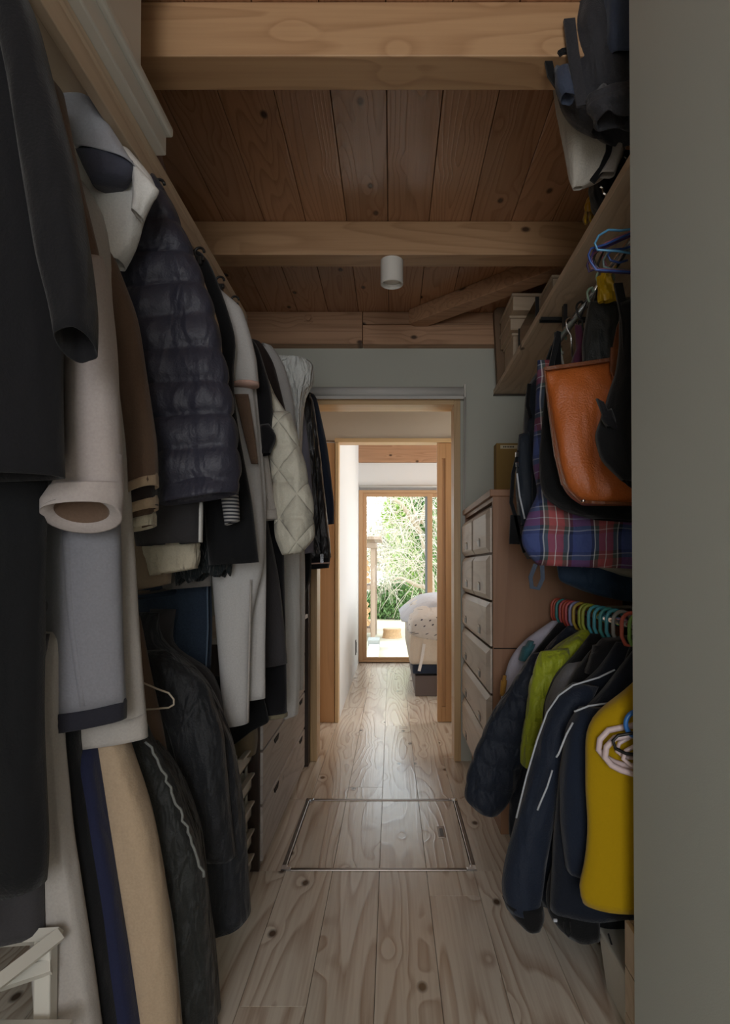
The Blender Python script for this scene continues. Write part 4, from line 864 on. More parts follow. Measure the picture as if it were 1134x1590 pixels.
# ------------------------------------------------------------------ bags on the upper right rail
def strap(par, pts, Y, w, m, name='strap', t=.004):
    mb = MB(); pp = [P(x, y, Y) if len(q_) == 2 else P(x, y, q_[2]) for q_ in pts for x, y in [q_[:2]]]
    R = []
    for i, p in enumerate(pp):
        d = pp[min(i + 1, len(pp) - 1)] - pp[max(i - 1, 0)]; d.normalize(); sd_ = Vector((d.z, 0, -d.x)); sd_ = sd_.normalized() * w / 2 if sd_.length > 1e-4 else Vector((w / 2, 0, 0))
        R.append([p - sd_ + Vector((0, -t, 0)), p + sd_ + Vector((0, -t, 0)), p + sd_ + Vector((0, t, 0)), p - sd_ + Vector((0, t, 0))])
    return mb.rings(R).build(name, m, par, smooth=False, bevel=.001)
M_leather = cloth('tan_leather', (184, 98, 44), .38, wr=.35, spec=.5, var=.12, sheen=0, wscale=7)
M_leath2 = cloth('dark_tan_leather', (116, 66, 36), .4, wr=.2, spec=.5, var=.12, sheen=0)
tt = thing('leather_tote', 'tan brown leather tote bag hanging under the right shelf', 'bag', P(900, 780, 1.62))
TY = 1.62
loft([(846, 573, 985, 553, .02), (850, 610, 1000, 600, .04), (857, 660, 1005, 660, .05), (864, 710, 1010, 710, .055), (874, 752, 1012, 755, .058), (890, 775, 1014, 778, .055), (905, 783, 1012, 784, .04)], TY, fold=.05, expo=.6, hem=False).build('body', M_leather, tt, smooth=True)
strap(tt, [(845, 573), (905, 565), (985, 553)], TY - .03, .010, M_leath2, 'rim_edge')
strap(tt, [(846, 576), (853, 640), (862, 706), (873, 752), (903, 781)], TY - .034, .004, M_leath2, 'edge_piping')
strap(tt, [(902, 779), (940, 781), (1000, 783)], TY - .048, .008, M_leath2, 'bottom_piping')
strap(tt, [(962, 600), (958, 560), (968, 510), (985, 470)], TY - .05, .034, M_leath2, 'handle')
strap(tt, [(958, 540), (956, 575), (968, 598)], TY - .06, .03, M_leath2, 'handle_tab')
MB().lathe([(.005, 0), (.005, .004), (.002, .006)], 0, 0, 12).build('rivet', M_steel, tt).location = P(906, 779, TY - .056) - OFFS[tt.name]
bk = thing('black_fabric_bag', 'slouchy black fabric bag hanging in front of the leather tote', 'bag', P(970, 760, 1.42))
loft([(965, 470, 1020, 455, .02), (962, 560, 1040, 560, .035), (945, 625, 1045, 625, .045), (925, 675, 1045, 690, .05), (932, 712, 1045, 740, .045), (965, 745, 1045, 775, .03)], 1.42, fold=.3, k=5).build('body', K_black2, bk, smooth=True)
loft([(936, 640, 950, 634, .01), (934, 652, 958, 660, .015), (942, 662, 960, 672, .01)], 1.385, fold=.2, m=10).build('toggle', K_black, bk, smooth=True)
strap(bk, [(975, 560), (972, 500), (960, 440, 1.44)], 1.41, .02, K_black2)
ub = thing('black_tote', 'black nylon tote hanging high beside the yellow wrapper', 'bag', P(945, 560, 1.80))
loft([(915, 470, 990, 462, .025), (910, 500, 1000, 500, .04), (905, 540, 1000, 540, .04), (905, 600, 1000, 600, .04)], 1.74, fold=.1, expo=.7).build('body', cloth('black_nylon', (36, 40, 40), .5, wr=.6, wscale=12, spec=.4), ub, smooth=True)
strap(ub, [(925, 470), (930, 447), (938, 434)], 1.74, .012, K_black2)
pu = thing('purple_pouch', 'purple cloth pouch just above the tote rim', 'pouch', P(900, 560, 1.88))
loft([(893, 505, 903, 505, .01), (896, 540, 910, 540, .02), (885, 568, 930, 562, .025), (880, 590, 930, 590, .025)], 1.84, fold=.15).build('body', cloth('purple_cloth', (84, 44, 66)), pu, smooth=True)
MB().tube([P(897, 508, 1.84), (PRX, 1.84, PRZ + .014)], .002, 6).build('cord', K_black, pu)
# backpack, far
bp_ = thing('navy_backpack', 'navy and black backpack hanging furthest along the upper right rail', 'backpack', P(825, 850, 2.16))
M_bpk = cloth('backpack_navy', (32, 42, 54), .6, wr=.4, spec=.35)
loft([(832, 580, 858, 572, .03), (818, 600, 866, 592, .05), (815, 640, 870, 640, .06), (810, 720, 870, 720, .07), (802, 790, 865, 790, .07), (808, 850, 860, 850, .06), (820, 868, 852, 866, .05)], 2.16, fold=.08).build('body', M_bpk, bp_, smooth=True)
loft([(806, 675, 822, 670, .02), (802, 720, 826, 715, .035), (801, 770, 828, 775, .035), (808, 815, 826, 818, .02)], 2.08, fold=.08, m=20).build('front_pocket', M_bpk, bp_, smooth=True)
strap(bp_, [(822, 596), (819, 630), (824, 648)], 2.085, .012, K_black2)
strap(bp_, [(806, 700), (797, 735), (794, 780), (800, 800), (806, 830), (815, 858)], 2.07, .012, K_black2)
strap(bp_, [(801, 800), (799, 845)], 2.07, .035, K_black2, 'compression_strap')
strap(bp_, [(803, 735), (807, 770), (815, 806)], 2.05, .005, J_pipe, 'zip_trim')
strap(bp_, [(845, 580), (852, 560), (860, 538)], 2.14, .02, K_black2, 'top_loop')
for y_ in (706, 722): MB().box(P(803, y_, 2.06).x - .006, P(803, y_, 2.06).x + .006, 2.052, 2.06, P(803, y_ + 4, 2.06).z, P(803, y_ - 4, 2.06).z).build('buckle', M_chrome, bp_, bevel=.002)
# plaid bag
def plaid():
    m, nt, N, L, B = new_mat('red_blue_plaid'); tc = N.new('ShaderNodeTexCoord'); sp_ = N.new('ShaderNodeSeparateXYZ')
    nz = N.new('ShaderNodeTexNoise'); nz.inputs['Scale'].default_value = 7; L.new(tc.outputs['Object'], nz.inputs['Vector'])
    sc = N.new('ShaderNodeVectorMath'); sc.operation = 'SCALE'; sc.inputs['Scale'].default_value = .03; L.new(nz.outputs['Color'], sc.inputs[0])
    ad = N.new('ShaderNodeVectorMath'); ad.operation = 'ADD'; L.new(tc.outputs['Object'], ad.inputs[0]); L.new(sc.outputs[0], ad.inputs[1]); L.new(ad.outputs[0], sp_.inputs[0])
    def band(sock, per, off):
        v = math_node(N, L, 'MULTIPLY', sock, 1 / per); v = math_node(N, L, 'ADD', v, off); v = math_node(N, L, 'FRACT', v)
        r = N.new('ShaderNodeValToRGB'); r.color_ramp.interpolation = 'CONSTANT'; e = r.color_ramp.elements
        cols = [(0, (38, 70, 150)), (.30, (22, 38, 84)), (.36, (200, 206, 210)), (.385, (70, 88, 84)), (.46, (176, 36, 44)), (.60, (226, 214, 214)), (.62, (176, 36, 44)), (.76, (78, 92, 88)), (.84, (206, 208, 212)), (.865, (20, 36, 80)), (.93, (28, 62, 150))]
        e[0].position = 0; e[0].color = srgb(*cols[0][1]); e[1].position = .3; e[1].color = srgb(*cols[1][1])
        for p_, c_ in cols[2:]:
            q_ = e.new(p_); q_.color = srgb(*c_)
        L.new(v, r.inputs[0]); return r.outputs[0]
    a_ = band(sp_.outputs[0], .145, .15); b_ = band(sp_.outputs[2], .145, .62)
    mx = N.new('ShaderNodeMix'); mx.data_type = 'RGBA'; mx.inputs['Factor'].default_value = .32; L.new(a_, mx.inputs['A']); L.new(b_, mx.inputs['B'])
    hs = N.new('ShaderNodeHueSaturation'); hs.inputs['Saturation'].default_value = .82; hs.inputs['Value'].default_value = 1.0; L.new(mx.outputs['Result'], hs.inputs['Color']); L.new(hs.outputs[0], B.inputs['Base Color'])
    B.inputs['Roughness'].default_value = .8
    n2 = N.new('ShaderNodeTexNoise'); n2.inputs['Scale'].default_value = 14; n2.inputs['Detail'].default_value = 3; L.new(tc.outputs['Object'], n2.inputs['Vector'])
    bm_ = N.new('ShaderNodeBump'); bm_.inputs['Strength'].default_value = .7; bm_.inputs['Distance'].default_value = .03; L.new(n2.outputs[0], bm_.inputs['Height']); L.new(bm_.outputs[0], B.inputs['Normal']); return m
M_plaid = plaid()
pg = thing('plaid_bag', 'red and blue plaid cloth bag bulging below the black shoulder bag', 'bag', P(890, 880, 1.86))
loft([(835, 560, 860, 560, .02), (832, 640, 862, 640, .03), (828, 720, 875, 720, .04), (836, 765, 930, 765, .06), (818, 800, 1000, 800, .065), (806, 832, 1010, 832, .07), (816, 860, 1010, 862, .065), (835, 878, 1000, 884, .05)], 1.88, fold=.12, m=46).build('body', M_plaid, pg, smooth=True)
strap(pg, [(832, 876), (824, 896), (826, 912), (836, 914), (843, 898), (842, 878)], 1.80, .012, cloth('blue_grey_webbing', (78, 88, 104)), 'webbing_loop')
strap(pg, [(850, 562), (866, 520)], 1.88, .01, K_black2)
bs = thing('black_shoulder_bag', 'soft black shoulder bag between the tote and the plaid bag', 'bag', P(900, 800, 1.74))
loft([(848, 590, 870, 580, .02), (843, 650, 930, 650, .03), (838, 710, 960, 710, .04), (838, 752, 990, 755, .05), (846, 775, 1010, 785, .055), (880, 796, 1010, 806, .045), (920, 806, 1010, 812, .03)], 1.75, fold=.08).build('body', K_black2, bs, smooth=True)
strap(bs, [(852, 592), (858, 560), (868, 515)], 1.75, .014, K_black2)
nb = thing('navy_cloth_bag', 'dark blue bag with a pale lining edge hanging lowest under the plaid bag', 'bag', P(930, 935, 1.98))
loft([(866, 850, 990, 850, .03), (866, 885, 1000, 885, .035), (870, 903, 1000, 908, .04), (905, 918, 1000, 926, .035), (940, 928, 1000, 938, .03)], 1.98, fold=.1).build('body', cloth('deep_blue_canvas', (34, 54, 76), .6, wr=.5), nb, smooth=True)
loft([(925, 880, 1000, 876, .03), (950, 888, 1000, 892, .04), (965, 893, 1000, 900, .03)], 1.90, fold=.1, m=10).build('pale_lining', cloth('stone_cotton', (150, 144, 132)), nb, smooth=True)
strap(nb, [(880, 850), (868, 700), (866, 516)], 2.0, .02, K_black2)
# wire hangers bundled at the near end of the upper rail
M_wb = plain('blue_wire', (58, 84, 150), .3, .2); M_wl = plain('light_blue_wire', (90, 150, 190), .3, .2); M_wp = plain('purple_wire', (70, 54, 96), .3, .2); M_wk = plain('pink_wire', (160, 104, 120), .3); M_wg = plain('greenish_wire', (120, 140, 140), .3)
hang = [(M_wl, 'light blue', 926, 360, 0), (M_wb, 'blue', 914, 392, 1), (M_wp, 'purple', 918, 396, 2), (M_wk, 'pink', 916, 402, 3), (M_blackmetal, 'black', 922, 398, 4), (M_wb, 'bright blue', 940, 396, 5), (M_wg, 'grey green', 936, 400, 6), (M_blackmetal, 'black coated', 928, 408, 7), (M_wp, 'dark violet', 912, 408, 8), (M_wk, 'dusty pink', 934, 388, 9)]
for mt_, cn, x, y, i in hang:
    Y = 1.335 + .014 * i
    t = thing('coated_wire_hanger', cn + ' coated wire hanger in the tangled bundle under the right shelf', 'hanger', P(960, 400, Y), 'bundle of wire hangers')
    j = (i * 7 % 5) - 2
    if i == 0: pp = [(1010, 352), (965, 358), (945, 357), (930, 366), (924, 378), (928, 388), (960, 390), (1010, 398)]
    elif i == 5: pp = [(1010, 372), (970, 386), (950, 388), (944, 396), (948, 404), (962, 408), (975, 404)]
    elif i == 6: pp = [(1010, 385), (960, 388), (944, 392), (937, 404), (938, 414), (950, 418), (1010, 422)]
    else: pp = [(1010, 352 + j * 3), (980, 362 + j * 2), (940, 380 + j * 2), (x + 4, y - 6), (x, y + 4), (x + 3, y + 14), (x + 12, 419 + j), (960, 421 + j), (1010, 424 + j)]
    MB().tube([P(a_, b_, Y) for a_, b_ in pp], .0027, 6).build('wire', mt_, t, smooth=True)
# hooks and clip hanger along the rail
def rail_hook(Y, m, lb, drop=.05, nm='hanger_hook', r=.018):
    t = thing(nm, lb, 'hanger', (PRX, Y, PRZ), 'hooks on the upper right rail')
    pts = [(PRX + r * math.cos(a), Y, PRZ + r * math.sin(a)) for a in [math.radians(-30 + 210 * j / 14) for j in range(15)]] + [(PRX - r * .8, Y, PRZ - .02), (PRX - .002, Y, PRZ - .04), (PRX + .002, Y, PRZ - drop)]
    MB().tube(pts, .0034, 8).build('hook', m, t, smooth=True); return t
M_mint = plain('mint_plastic', (150, 176, 156), .35)
t = rail_hook(2.145, M_mint, 'mint clip hanger on the very end of the upper rail', .06, 'peg_hanger')
MB().lathe([(.002, PRZ - .062), (.009, PRZ - .060), (.009, PRZ - .052), (.002, PRZ - .050)], PRX, 2.145, 14).build('swivel', M_clear, t)
MB().tube([(PRX, 2.145, PRZ - .06), (PRX + .012, 2.145, PRZ - .12)], .004, 6).build('peg', M_clear, t)
rail_hook(2.02, M_chrome, 'chrome hook second on the upper rail', .11)
rail_hook(1.90, M_blackmetal, 'black hook in the middle of the upper rail', .12, r=.02)
rail_hook(1.80, M_mint, 'mint hook nearer along the upper rail', .05)
rail_hook(1.70, M_mint, 'large mint hook beside the yellow wrapper', .05, r=.024)
yw = thing('yellow_wrapper', 'crumpled yellow plastic wrapper on the upper rail near the partition', 'wrapper', P(950, 450, 1.68))
loft([(934, 424, 948, 424, .01), (930, 440, 952, 436, .016), (928, 462, 960, 455, .018), (930, 470, 962, 465, .012)], 1.68, fold=.35, k=6, m=18).build('body', plain('yellow_plastic', (196, 160, 30), .3, bump=.6, bscale=30), yw, smooth=False)

# ------------------------------------------------------------------ on the right shelf
zs = ZS + .0245
bkp = thing('grey_backpack', 'dark grey backpack high on the right shelf with blue pocket', 'backpack', P(930, 210, 1.47))
M_gb = cloth('dark_grey_pack', (52, 52, 56), .7, wr=.6, wscale=12); M_bb = cloth('slate_blue_pack', (62, 70, 88), .7, wr=.3)
loft([(885, -60, 1010, -60, .05), (874, 10, 1010, 10, .08), (868, 60, 1015, 60, .09), (862, 110, 1015, 110, .09), (872, 150, 1015, 160, .08), (892, 180, 1015, 195, .06), (920, 200, 1015, 215, .04)], 1.47, fold=.2, k=6).build('body', M_gb, bkp, smooth=True)
loft([(935, -50, 1010, -50, .04), (934, 20, 1010, 20, .05), (934, 75, 1010, 75, .05), (942, 94, 1005, 94, .03)], 1.40, fold=.06, expo=.7).build('blue_pocket', M_bb, bkp, smooth=True)
strap(bkp, [(868, 58), (858, 72), (852, 96), (856, 116), (868, 134), (880, 152)], 1.42, .018, K_black2, 'shoulder_strap')
strap(bkp, [(884, 30), (890, 80), (898, 130), (905, 165)], 1.385, .026, M_gb, 'padded_strap')
strap(bkp, [(868, 84), (874, 80), (886, 78)], 1.40, .012, K_black2, 'webbing')
loft([(862, 110, 882, 105, .02), (864, 135, 886, 130, .03), (872, 152, 892, 156, .02)], 1.40, fold=.1, m=14).build('side_flap', M_bb, bkp, smooth=True)
loft([(912, 150, 1000, 130, .03), (915, 175, 1000, 165, .04), (925, 188, 1000, 190, .03)], 1.37, fold=.35, m=20).build('folded_flap', M_gb, bkp, smooth=True)
wb = thing('white_dry_bag', 'whitish pointed cloth bag slumping off the right shelf edge', 'bag', P(900, 290, 1.62))
M_dry = cloth('off_white_coated', (192, 186, 176), .55, wr=.3, spec=.4)
loft([(858, 120, 960, 120, .04), (864, 160, 975, 165, .06), (872, 200, 978, 210, .06), (878, 240, 965, 250, .05), (884, 275, 935, 280, .03), (890, 293, 905, 292, .01)], 1.60, fold=.08).build('body', M_dry, wb, smooth=True)
strap(wb, [(948, 200), (946, 235), (935, 262), (920, 282)], 1.535, .016, K_black2)
loft([(955, 205, 975, 205, .02), (950, 240, 966, 242, .02), (930, 272, 955, 272, .015)], 1.53, fold=.1, m=14).build('side_pocket', cloth('stone_grey', (150, 142, 136)), wb, smooth=True)
bb = thing('black_gear_bag', 'black gear bag with small buckles resting on the right shelf', 'bag', P(950, 320, 1.72))
loft([(925, 250, 1000, 235, .04), (916, 285, 1000, 285, .06), (918, 305, 975, 310, .06), (930, 326, 955, 328, .04)], 1.70, fold=.25, k=7).build('body', K_black2, bb, smooth=True)
for x, y in ((962, 236), (972, 246), (973, 262), (936, 292), (941, 302)):
    c_ = P(x, y, 1.63); MB().tube([c_ + Vector((-.006, 0, .004)), c_, c_ + Vector((.002, 0, -.012))], .0025, 6).build('buckle', M_chrome, bb)
yg = thing('yellow_gloves', 'yellow work gloves drooping over the right shelf edge', 'gloves', P(920, 345, 1.82))
M_yg = cloth('yellow_rubber', (196, 150, 30), .5, wr=.6, wscale=40)
loft([(912, 308, 934, 312, .02), (908, 322, 934, 328, .03), (909, 334, 930, 336, .02)], 1.80, fold=.3, m=14).build('palm', M_yg, yg, smooth=True)
for k_, (xa_, xe) in enumerate(((911, 908), (917, 916), (923, 925), (929, 932))):
    MB().tube([P(xa_, 330, 1.79), P(xe, 341, 1.79), P(xe + 3, 348 - k_, 1.79)], .006, 8).build('finger', M_yg, yg, smooth=True)
# wooden boxes at the far end of the shelf
M_pbox = wood('pale_box_wood', srgb(190, 170, 146), srgb(156, 134, 110), 'x', .6, K=8, across=6, along=.6, knots=False, contrast=.5)
M_card = plain('brown_card_sheet', (120, 96, 74), .8, bump=.2, bscale=60)
def wbox(lb, x0, x1, y0, y1, z0, z1, lid=True, name='wooden_box'):
    t = thing(name, lb, 'box', ((x0 + x1) / 2, (y0 + y1) / 2, z0), 'wooden boxes on the right shelf')
    MB().box(x0, x1, y0, y1, z0, z1 - (.012 if lid else 0)).build('box_body', M_pbox, t, bevel=.002)
    if lid: MB().box(x0 - .006, x1 + .003, y0 - .006, y1 + .003, z1 - .0115, z1).build('lid', M_pbox, t, bevel=.002)
def pxX(x, Y): return P(x, 500, Y).x
wbox('tall wooden box at the bottom of the shelf stack', pxX(797, 2.84), .90, 2.84, 3.06, zs, zs + .16)
wbox('thin wooden box, middle of the shelf stack', pxX(793, 2.80), .90, 2.80, 3.06, zs + .161, zs + .225)
wbox('wide wooden box, topmost of the shelf stack against the ceiling', pxX(797, 2.74), .92, 2.74, 3.05, zs + .226, zs + .30)
wbox('dark carton nearer on the right shelf behind the bracket', pxX(848, 2.45) + .02, .90, 2.42, 2.62, zs, zs + .23, name='carton')
cs_ = thing('card_portfolio', 'flat brown card portfolio leaning at the far end of the right shelf', 'portfolio', (.56, 3.12, zs))
MB().prism([(P(767, 500, 3.09).x, P(767, 484, 3.09).z), (P(800, 500, 3.09).x, P(800, 450, 3.09).z), (.62, 2.27), (.62, zs + .001), (P(770, 500, 3.09).x + .008, zs + .001)], 'y', 3.08, 3.125).build('cover', M_card, cs_, bevel=.002)
gf = thing('green_glass_frame', 'small dark green tinted frame standing at the shelf edge by the boxes', 'frame', (RSX + .05, 2.6, zs))
mb = MB(); a_, b_, c_, d_ = P(838, 515, 2.5), P(838, 475, 2.5), P(850, 452, 2.5), P(850, 490, 2.5)
MB().box(RSX + .035, RSX + .043, 2.40, 2.72, zs, zs + .13).build('pane', plain('dark_green_glass', (40, 58, 48), .15, spec=.7), gf, bevel=.001)
MB().box(RSX + .032, RSX + .046, 2.395, 2.403, zs, zs + .135).build('edge', M_blackmetal, gf); MB().box(RSX + .032, RSX + .046, 2.717, 2.725, zs, zs + .135).build('edge', M_blackmetal, gf)

# ------------------------------------------------------------------ boxes on the floor right
wf = thing('white_floor_bin', 'white plastic bin on the floor below the black shorts', 'bin', (.62, 1.6, 0))
x0_ = .503
MB().rings([[(x0_ + .004, 1.28, .001), (.86, 1.28, .001), (.86, 1.474, .001), (x0_ + .004, 1.474, .001)], [(x0_ - .012, 1.272, .14), (.88, 1.272, .14), (.88, 1.484, .14), (x0_ - .012, 1.484, .14)]]).build('bin_body', M_box, wf, bevel=.008)
MB().box(x0_ - .016, .885, 1.268, 1.488, .1405, .152).build('lid', M_box, wf, bevel=.004)
cr = thing('wooden_crate', 'pale wooden crate on the floor beside the partition edge', 'crate', (.6, 1.23, 0))
zc = P(968, 1426, 1.262).z; hb = (zc - .012) / 3
for k_ in range(3):
    z0 = .012 + k_ * hb
    MB().box(.4725, .4825, 1.206, 1.262, z0, z0 + hb - .003).build('side_board', M_pbox, cr, bevel=.001)
    MB().box(.4835, .90, 1.252, 1.262, z0, z0 + hb - .003).build('back_board', M_pbox, cr, bevel=.001)
MB().box(.4835, .90, 1.206, 1.250, .002, .012).build('bottom', M_pbox, cr)
# ------------------------------------------------------------------ bed
bd = thing('bed', 'low bed with a dark drawer base beside the garden window', 'bed', (.9, 5.4, 0))
MB().box(P(645, 1060, 4.78).x, 1.6, 4.78, 6.25, .002, P(645, 1049, 4.78).z).build('base', plain('dark_brown_laminate', (92, 80, 76), .6), bd, bevel=.003)
xm_ = P(637, 1000, 4.74).x
z1_ = P(640, 1047, 4.74).z; z2_ = P(640, 1033, 4.74).z; z3_ = P(640, 985, 4.74).z
MB().box(xm_ + .02, 1.62, 4.75, 6.3, z1_, z2_).build('mattress_pad', K_navy, bd, bevel=.012)
MB().box(xm_ - .005, 1.62, 4.74, 6.3, z2_ + .001, z3_).build('mattress', cloth('mattress_cream', (206, 194, 178), wr=.15), bd, bevel=.03)
strap(bd, [(659, 1000), (655, 1025), (651, 1042)], 4.735, .022, cloth('white_elastic', (224, 220, 216)), 'elastic_strap')
du = thing('duvet', 'white dotted duvet bunched over the mattress edge', 'duvet', (.9, 5.3, z3_))
def dots():
    m = cloth('duvet_dots_cotton', (222, 218, 214), wr=.5, wscale=7); nt = m.node_tree; N, L = nt.nodes, nt.links; B = N['Principled BSDF']
    tc = N.new('ShaderNodeTexCoord'); vo = N.new('ShaderNodeTexVoronoi'); vo.voronoi_dimensions = '2D'; vo.inputs['Scale'].default_value = 17; vo.inputs['Randomness'].default_value = .6; sx = N.new('ShaderNodeSeparateXYZ'); L.new(tc.outputs['Object'], sx.inputs[0]); cc = N.new('ShaderNodeCombineXYZ'); L.new(math_node(N, L, 'ADD', sx.outputs[0], sx.outputs[1]), cc.inputs[0]); L.new(sx.outputs[2], cc.inputs[1]); L.new(cc.outputs[0], vo.inputs['Vector'])
    lt = math_node(N, L, 'LESS_THAN', vo.outputs['Distance'], .12); mx = N.new('ShaderNodeMix'); mx.data_type = 'RGBA'
    src = B.inputs['Base Color'].links[0].from_socket; L.new(src, mx.inputs['A']); mx.inputs['B'].default_value = srgb(90, 88, 96); L.new(lt, mx.inputs['Factor']); L.new(mx.outputs['Result'], B.inputs['Base Color']); return m
R = []
for k_ in range(30):
    t_ = k_ / 29; y = 4.66 + 1.55 * t_; e_ = math.sin(min(1, t_ * 6 + .12) * PI / 2) ** .6 * (1 if t_ < .95 else .8)
    ring = []
    for q_ in range(48):
        a = 2 * PI * q_ / 48; c_, s_ = math.cos(a), math.sin(a); c_ = math.copysign(abs(c_) ** .45, c_); s_ = math.copysign(abs(s_) ** .6, s_)
        g_ = 1 + .10 * mnoise.noise(Vector((c_ * 3, y * 3, s_ * 3))) + .05 * mnoise.noise(Vector((c_ * 9, y * 8, s_ * 7 + 3)))
        ring.append((.90 + .77 * c_ * (.96 + .04 * e_) * (1 + (g_ - 1) * .35), y - .05 * max(0, s_) * (1 - t_), z3_ + .09 + .17 * s_ * e_ * g_ - .015))
    R.append(ring)
MB().rings(R).build('duvet_cover', dots(), du, smooth=True)
R = []
for k_ in range(26):
    t_ = k_ / 25; y = 4.74 + t_ * 1.35; e_ = math.sin(min(1, t_ * 5 + .15) * PI / 2) ** .5; ring = []
    for q_ in range(28):
        a = 2 * PI * q_ / 28; s_, c_ = math.sin(a), math.cos(a)
        g_ = 1 + .12 * mnoise.noise(Vector((c_ * 2, y * 5, s_ * 2 + 5)))
        bend = -.10 * max(0, -c_) ** 2
        ring.append((.34 + .26 * c_ * e_ * g_, y, z3_ + .215 + .045 * s_ * e_ * g_ + bend + .03 * c_))
    R.append(ring)
MB().rings(R).build('turned_fold', cloth('duvet_underside', (206, 210, 220), wr=.4, wscale=8), du, smooth=True)
bl = None
# ------------------------------------------------------------------ garden
GZ = -.25
gd = MB().box(-30, 40, YF + .25, 60, GZ - .2, GZ).build('ground', plain('pale_garden_ground', (206, 196, 170), .95, bump=.8, bscale=3, var=.25), kind='structure')
dk = thing('concrete_step', 'pale concrete step outside the garden window', 'step', (-.3, 8.6, GZ))
MB().box(P(571, 1010, 8.6).x, P(588, 1010, 8.6).x, 8.35, 9.2, GZ + .001, GZ + .1).build('slab', plain('pale_concrete', (224, 222, 216), .9, bump=.3, bscale=40), dk, bevel=.01)
MB().box(P(568, 1010, 8.6).x, P(588, 1010, 8.6).x, 9.22, 9.6, GZ + .001, GZ + .16).build('upper_slab', plain('grey_stone', (150, 152, 148), .9, bump=.3, bscale=40), dk, bevel=.01)
st_ = thing('tree_stump', 'low sawn tree stump on the garden ground', 'stump', (P(609, 990, 10.9).x, 10.9, GZ))
cx_ = P(609, 990, 10.9).x
prof = [(.17, GZ), (.155, GZ + .03), (.145, GZ + .10), (.15, GZ + .155), (.13, GZ + .165), (.0, GZ + .165)]
MB().rings([[(cx_ + r * 1.05 * math.cos(a) * (1 + .06 * math.sin(a * 5)), 10.9 + r * math.sin(a), z) for a in [2 * PI * q_ / 24 for q_ in range(24)]] for r, z in prof[:5]]).build('trunk', M_log, st_)
MB().lathe([(.13, GZ + .1655), (.12, GZ + .168)], cx_, 10.9, 24).build('cut_face', plain('cut_wood', (206, 188, 156), .8, bump=.4, bscale=20), st_)
# wood shed with split logs
sh = thing('wood_shed', 'weathered timber firewood shed outside on the left', 'shed', (-.45, 10.5, GZ))
sy = 10.3
xr = P(583, 900, sy).x; xl_ = P(575.5, 900, sy).x; zt_ = P(580, 838, sy).z
MB().box(xl_, xr, sy, sy + .10, GZ + .001, zt_).build('post', M_old, sh, bevel=.004)
MB().box(xl_, xr, sy + 1.1, sy + 1.2, GZ + .001, zt_).build('post', M_old, sh, bevel=.004)
MB().box(xl_ - 1.7, xl_ - 1.6, sy, sy + .1, GZ + .001, zt_).build('post', M_old, sh, bevel=.004)
MB().box(xl_ - 1.8, P(592, 838, sy).x, sy - .1, sy + 1.4, zt_, zt_ + .05).build('roof_board', M_old, sh, bevel=.004)
MB().box(xl_ - 1.8, P(586, 838, sy).x, sy - .02, sy + .04, zt_ - .14, zt_ - .05).build('lintel', M_old, sh, bevel=.004)
for y_ in (909, 976):
    z_ = P(570, y_, sy).z; MB().box(xl_ - 1.7, xl_, sy + .0, sy + 1.1, z_ - .07, z_).build('cross_beam', M_old, sh, bevel=.004)
kk = 0
for (ya, yb) in ((868, 907), (942, 974)):
    z0, z1 = P(570, yb, sy).z, P(570, ya, sy).z; r_ = .055
    for row in range(int((z1 - z0) / (2 * r_)) + 1):
        for c_ in range(2):
            x = xl_ - .06 - c_ * .115 - (row % 2) * .03; z = z0 + r_ + row * r_ * 1.85
            if z > z1 + .05: continue
            n_ = 7; R = []
            rs_ = [r_ * random.uniform(.75, 1.0) for _ in range(n_)]
            for y in (sy + .03 + random.uniform(0, .04), sy + .45): R.append([(x + rs_[q_] * math.cos(2 * PI * q_ / n_), y, z + rs_[q_] * math.sin(2 * PI * q_ / n_)) for q_ in range(n_)])
            o_l = MB().rings(R).build('log', M_log)
            tag(o_l, 'split firewood log on the ' + ('upper' if ya < 900 else 'lower') + ' tier of the garden shed', 'log', 'firewood logs on the ' + ('upper' if ya < 900 else 'lower') + ' shed tier')
# trees
def leaves(mb, n, cen, rad, size, shell=.35):
    for _ in range(n):
        d = Vector((random.gauss(0, 1), random.gauss(0, 1), random.gauss(0, 1))).normalized()
        p = Vector(cen) + Vector((d.x * rad[0], d.y * rad[1], d.z * rad[2])) * random.uniform(shell, 1) * (1 + .18 * mnoise.noise(d * 2.5 + Vector(cen)))
        a = Vector((random.gauss(0, 1), random.gauss(0, 1), random.gauss(0, 1))).normalized(); b = a.cross(Vector((random.random(), random.random(), 1))).normalized(); s_ = size * random.uniform(.6, 1.3)
        mb.add([p - a * s_, p + b * s_ * .45, p + a * s_, p - b * s_ * .45], [(0, 1, 2, 3)])
    return mb
def leafmat(nm, c):
    m = plain(nm, c, .7, var=.45, bscale=3); m.node_tree.nodes['Principled BSDF'].inputs['Subsurface Weight'].default_value = 0; return m
LM = [leafmat('conifer_leaf', (136, 172, 110)), leafmat('shrub_leaf', (98, 134, 78)), leafmat('bright_leaf', (158, 188, 100)), leafmat('hazed_far_leaf', (176, 178, 150))]  # leaf tones lightened so the garden haze sits in the colour
M_twig = plain('bare_twig', (206, 196, 182), .8, var=.2); M_trunk = plain('tree_bark', (120, 104, 86), .9, bump=.6, bscale=20, var=.2)
def tree(name, lb, x, Y, blobs, mat, n, size, th=.1, h=2.0, cat='tree'):
    t = thing(name, lb, cat, (x, Y, GZ))
    MB().tube([(x, Y, GZ - .02), (x + .05, Y, GZ + h * .5), (x, Y, GZ + h)], [th, th * .8, th * .4], 10).build('trunk', M_trunk, t, smooth=True)
    for c_, r_ in blobs:
        o = leaves(MB(), int(n), c_, r_, size).build('foliage', mat, t, kind='stuff')
    return t
def at(x, y, Y): return P(x, y, Y)
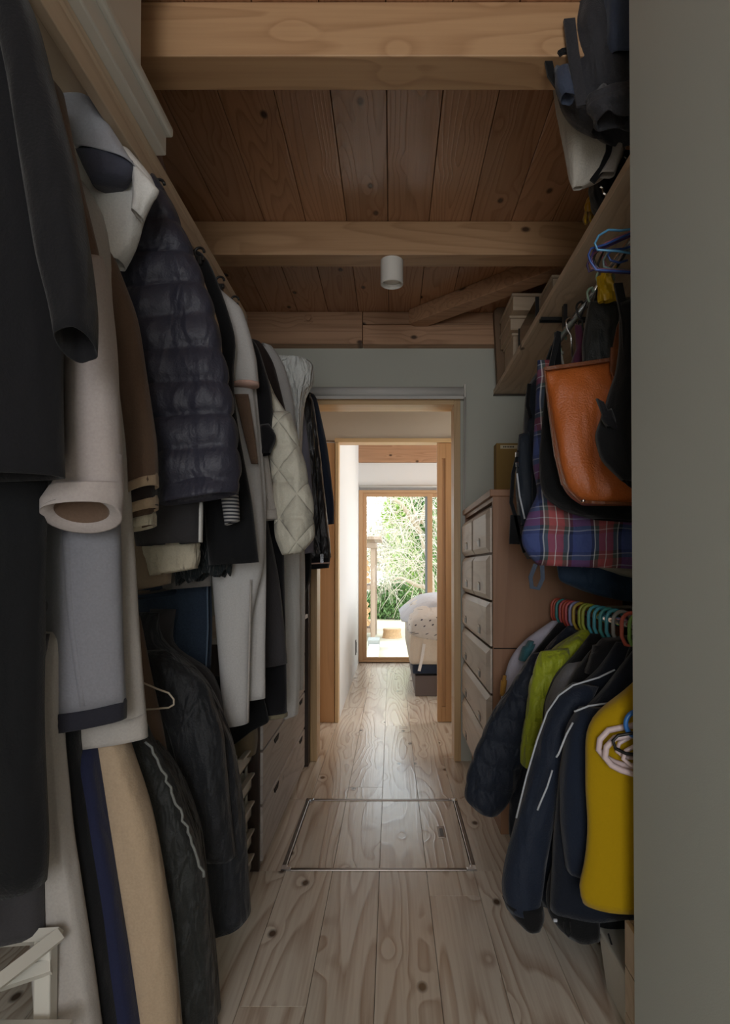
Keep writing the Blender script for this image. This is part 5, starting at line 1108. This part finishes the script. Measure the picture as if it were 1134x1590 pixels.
c = at(610, 930, 14.8); tree('evergreen_shrub', 'dense round green shrub low in the garden, left of the bed', c.x, 14.8, [((c.x, 14.8, c.z), (.55, .5, .62)), ((c.x - .45, 15, c.z - .2), (.35, .4, .42))], LM[1], 3500, .045, .05, .8, 'shrub')
c = at(654, 845, 18); tree('tall_conifer', 'tall light green conifer rising behind the window mullion', c.x, 18, [((c.x, 18, 3.0), (.75, .8, 1.5)), ((c.x + .2, 18, 1.2), (1.0, .8, 1.3)), ((c.x + .3, 18.2, 4.5), (.6, .6, 1.2))], LM[0], 5000, .07, .12, 3.0)
c = at(625, 850, 15.9); tree('young_broadleaf', 'yellow-green leafed tree between shrub and conifer', c.x, 15.9, [((c.x, 15.9, 1.0), (.5, .5, 1.0)), ((c.x - .15, 15.9, 2.3), (.4, .4, .7))], LM[2], 1800, .06, .06, 2.2)
tree('broadleaf_bush', 'bushy green growth filling the right window pane', 1.5, 16, [((1.6, 16, .8), (.9, .6, 1.3)), ((1.9, 16.5, 2.4), (.8, .6, 1.0))], LM[0], 4000, .07, .08, 2.0, 'bush')
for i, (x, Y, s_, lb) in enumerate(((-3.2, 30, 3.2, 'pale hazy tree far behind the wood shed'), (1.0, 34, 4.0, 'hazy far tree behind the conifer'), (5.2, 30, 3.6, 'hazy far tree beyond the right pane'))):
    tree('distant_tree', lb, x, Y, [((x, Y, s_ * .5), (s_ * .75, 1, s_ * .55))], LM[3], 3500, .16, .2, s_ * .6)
# pale weeping tree: trunk, limbs and hanging twigs
wt = thing('weeping_tree', 'bare weeping tree with tangled pale hanging twigs', 'tree', (.55, 12.8, GZ))
limbs = [[(.9, 12.9, GZ - .02), (.85, 12.9, .8), (.6, 12.8, 1.7), (.35, 12.8, 2.6)], [(.85, 12.9, .55), (.5, 12.7, .62), (.2, 12.7, .78), (.02, 12.7, .72)], [(.6, 12.8, 1.7), (.2, 12.6, 2.3), (-.2, 12.6, 2.5)], [(.6, 12.8, 1.9), (.9, 12.6, 2.8)]]
for l_ in limbs: MB().tube(l_, [.05, .04, .028, .015][:len(l_)], 8).build('limb', plain('limb_bark', (186, 172, 152), .85, var=.2) if l_ is limbs[0] else bpy.data.materials['limb_bark'], wt, smooth=True)
tw = MB(); rr = random.Random(11)
for i in range(420):
    x = rr.uniform(-.62, .95); y = 12.8 + rr.uniform(-.5, .5); z = rr.uniform(1.0, 2.9) if rr.random() < .75 else rr.uniform(.3, 1.3); p = Vector((x, y, z)); pts = [p.copy()]
    dr_ = Vector((rr.uniform(-.1, .1), rr.uniform(-.05, .05), .06))
    for k_ in range(7):
        dr_ += Vector((rr.uniform(-.06, .06), rr.uniform(-.04, .04), -.035)); p = p + dr_; pts.append(p.copy())
    if pts[-1].z < .1 and rr.random() < .7: continue
    tw.tube(pts, [.007, .007, .006, .005, .005, .004, .004, .003], 4, False)
tw.build('twigs', M_twig, wt, kind='stuff')
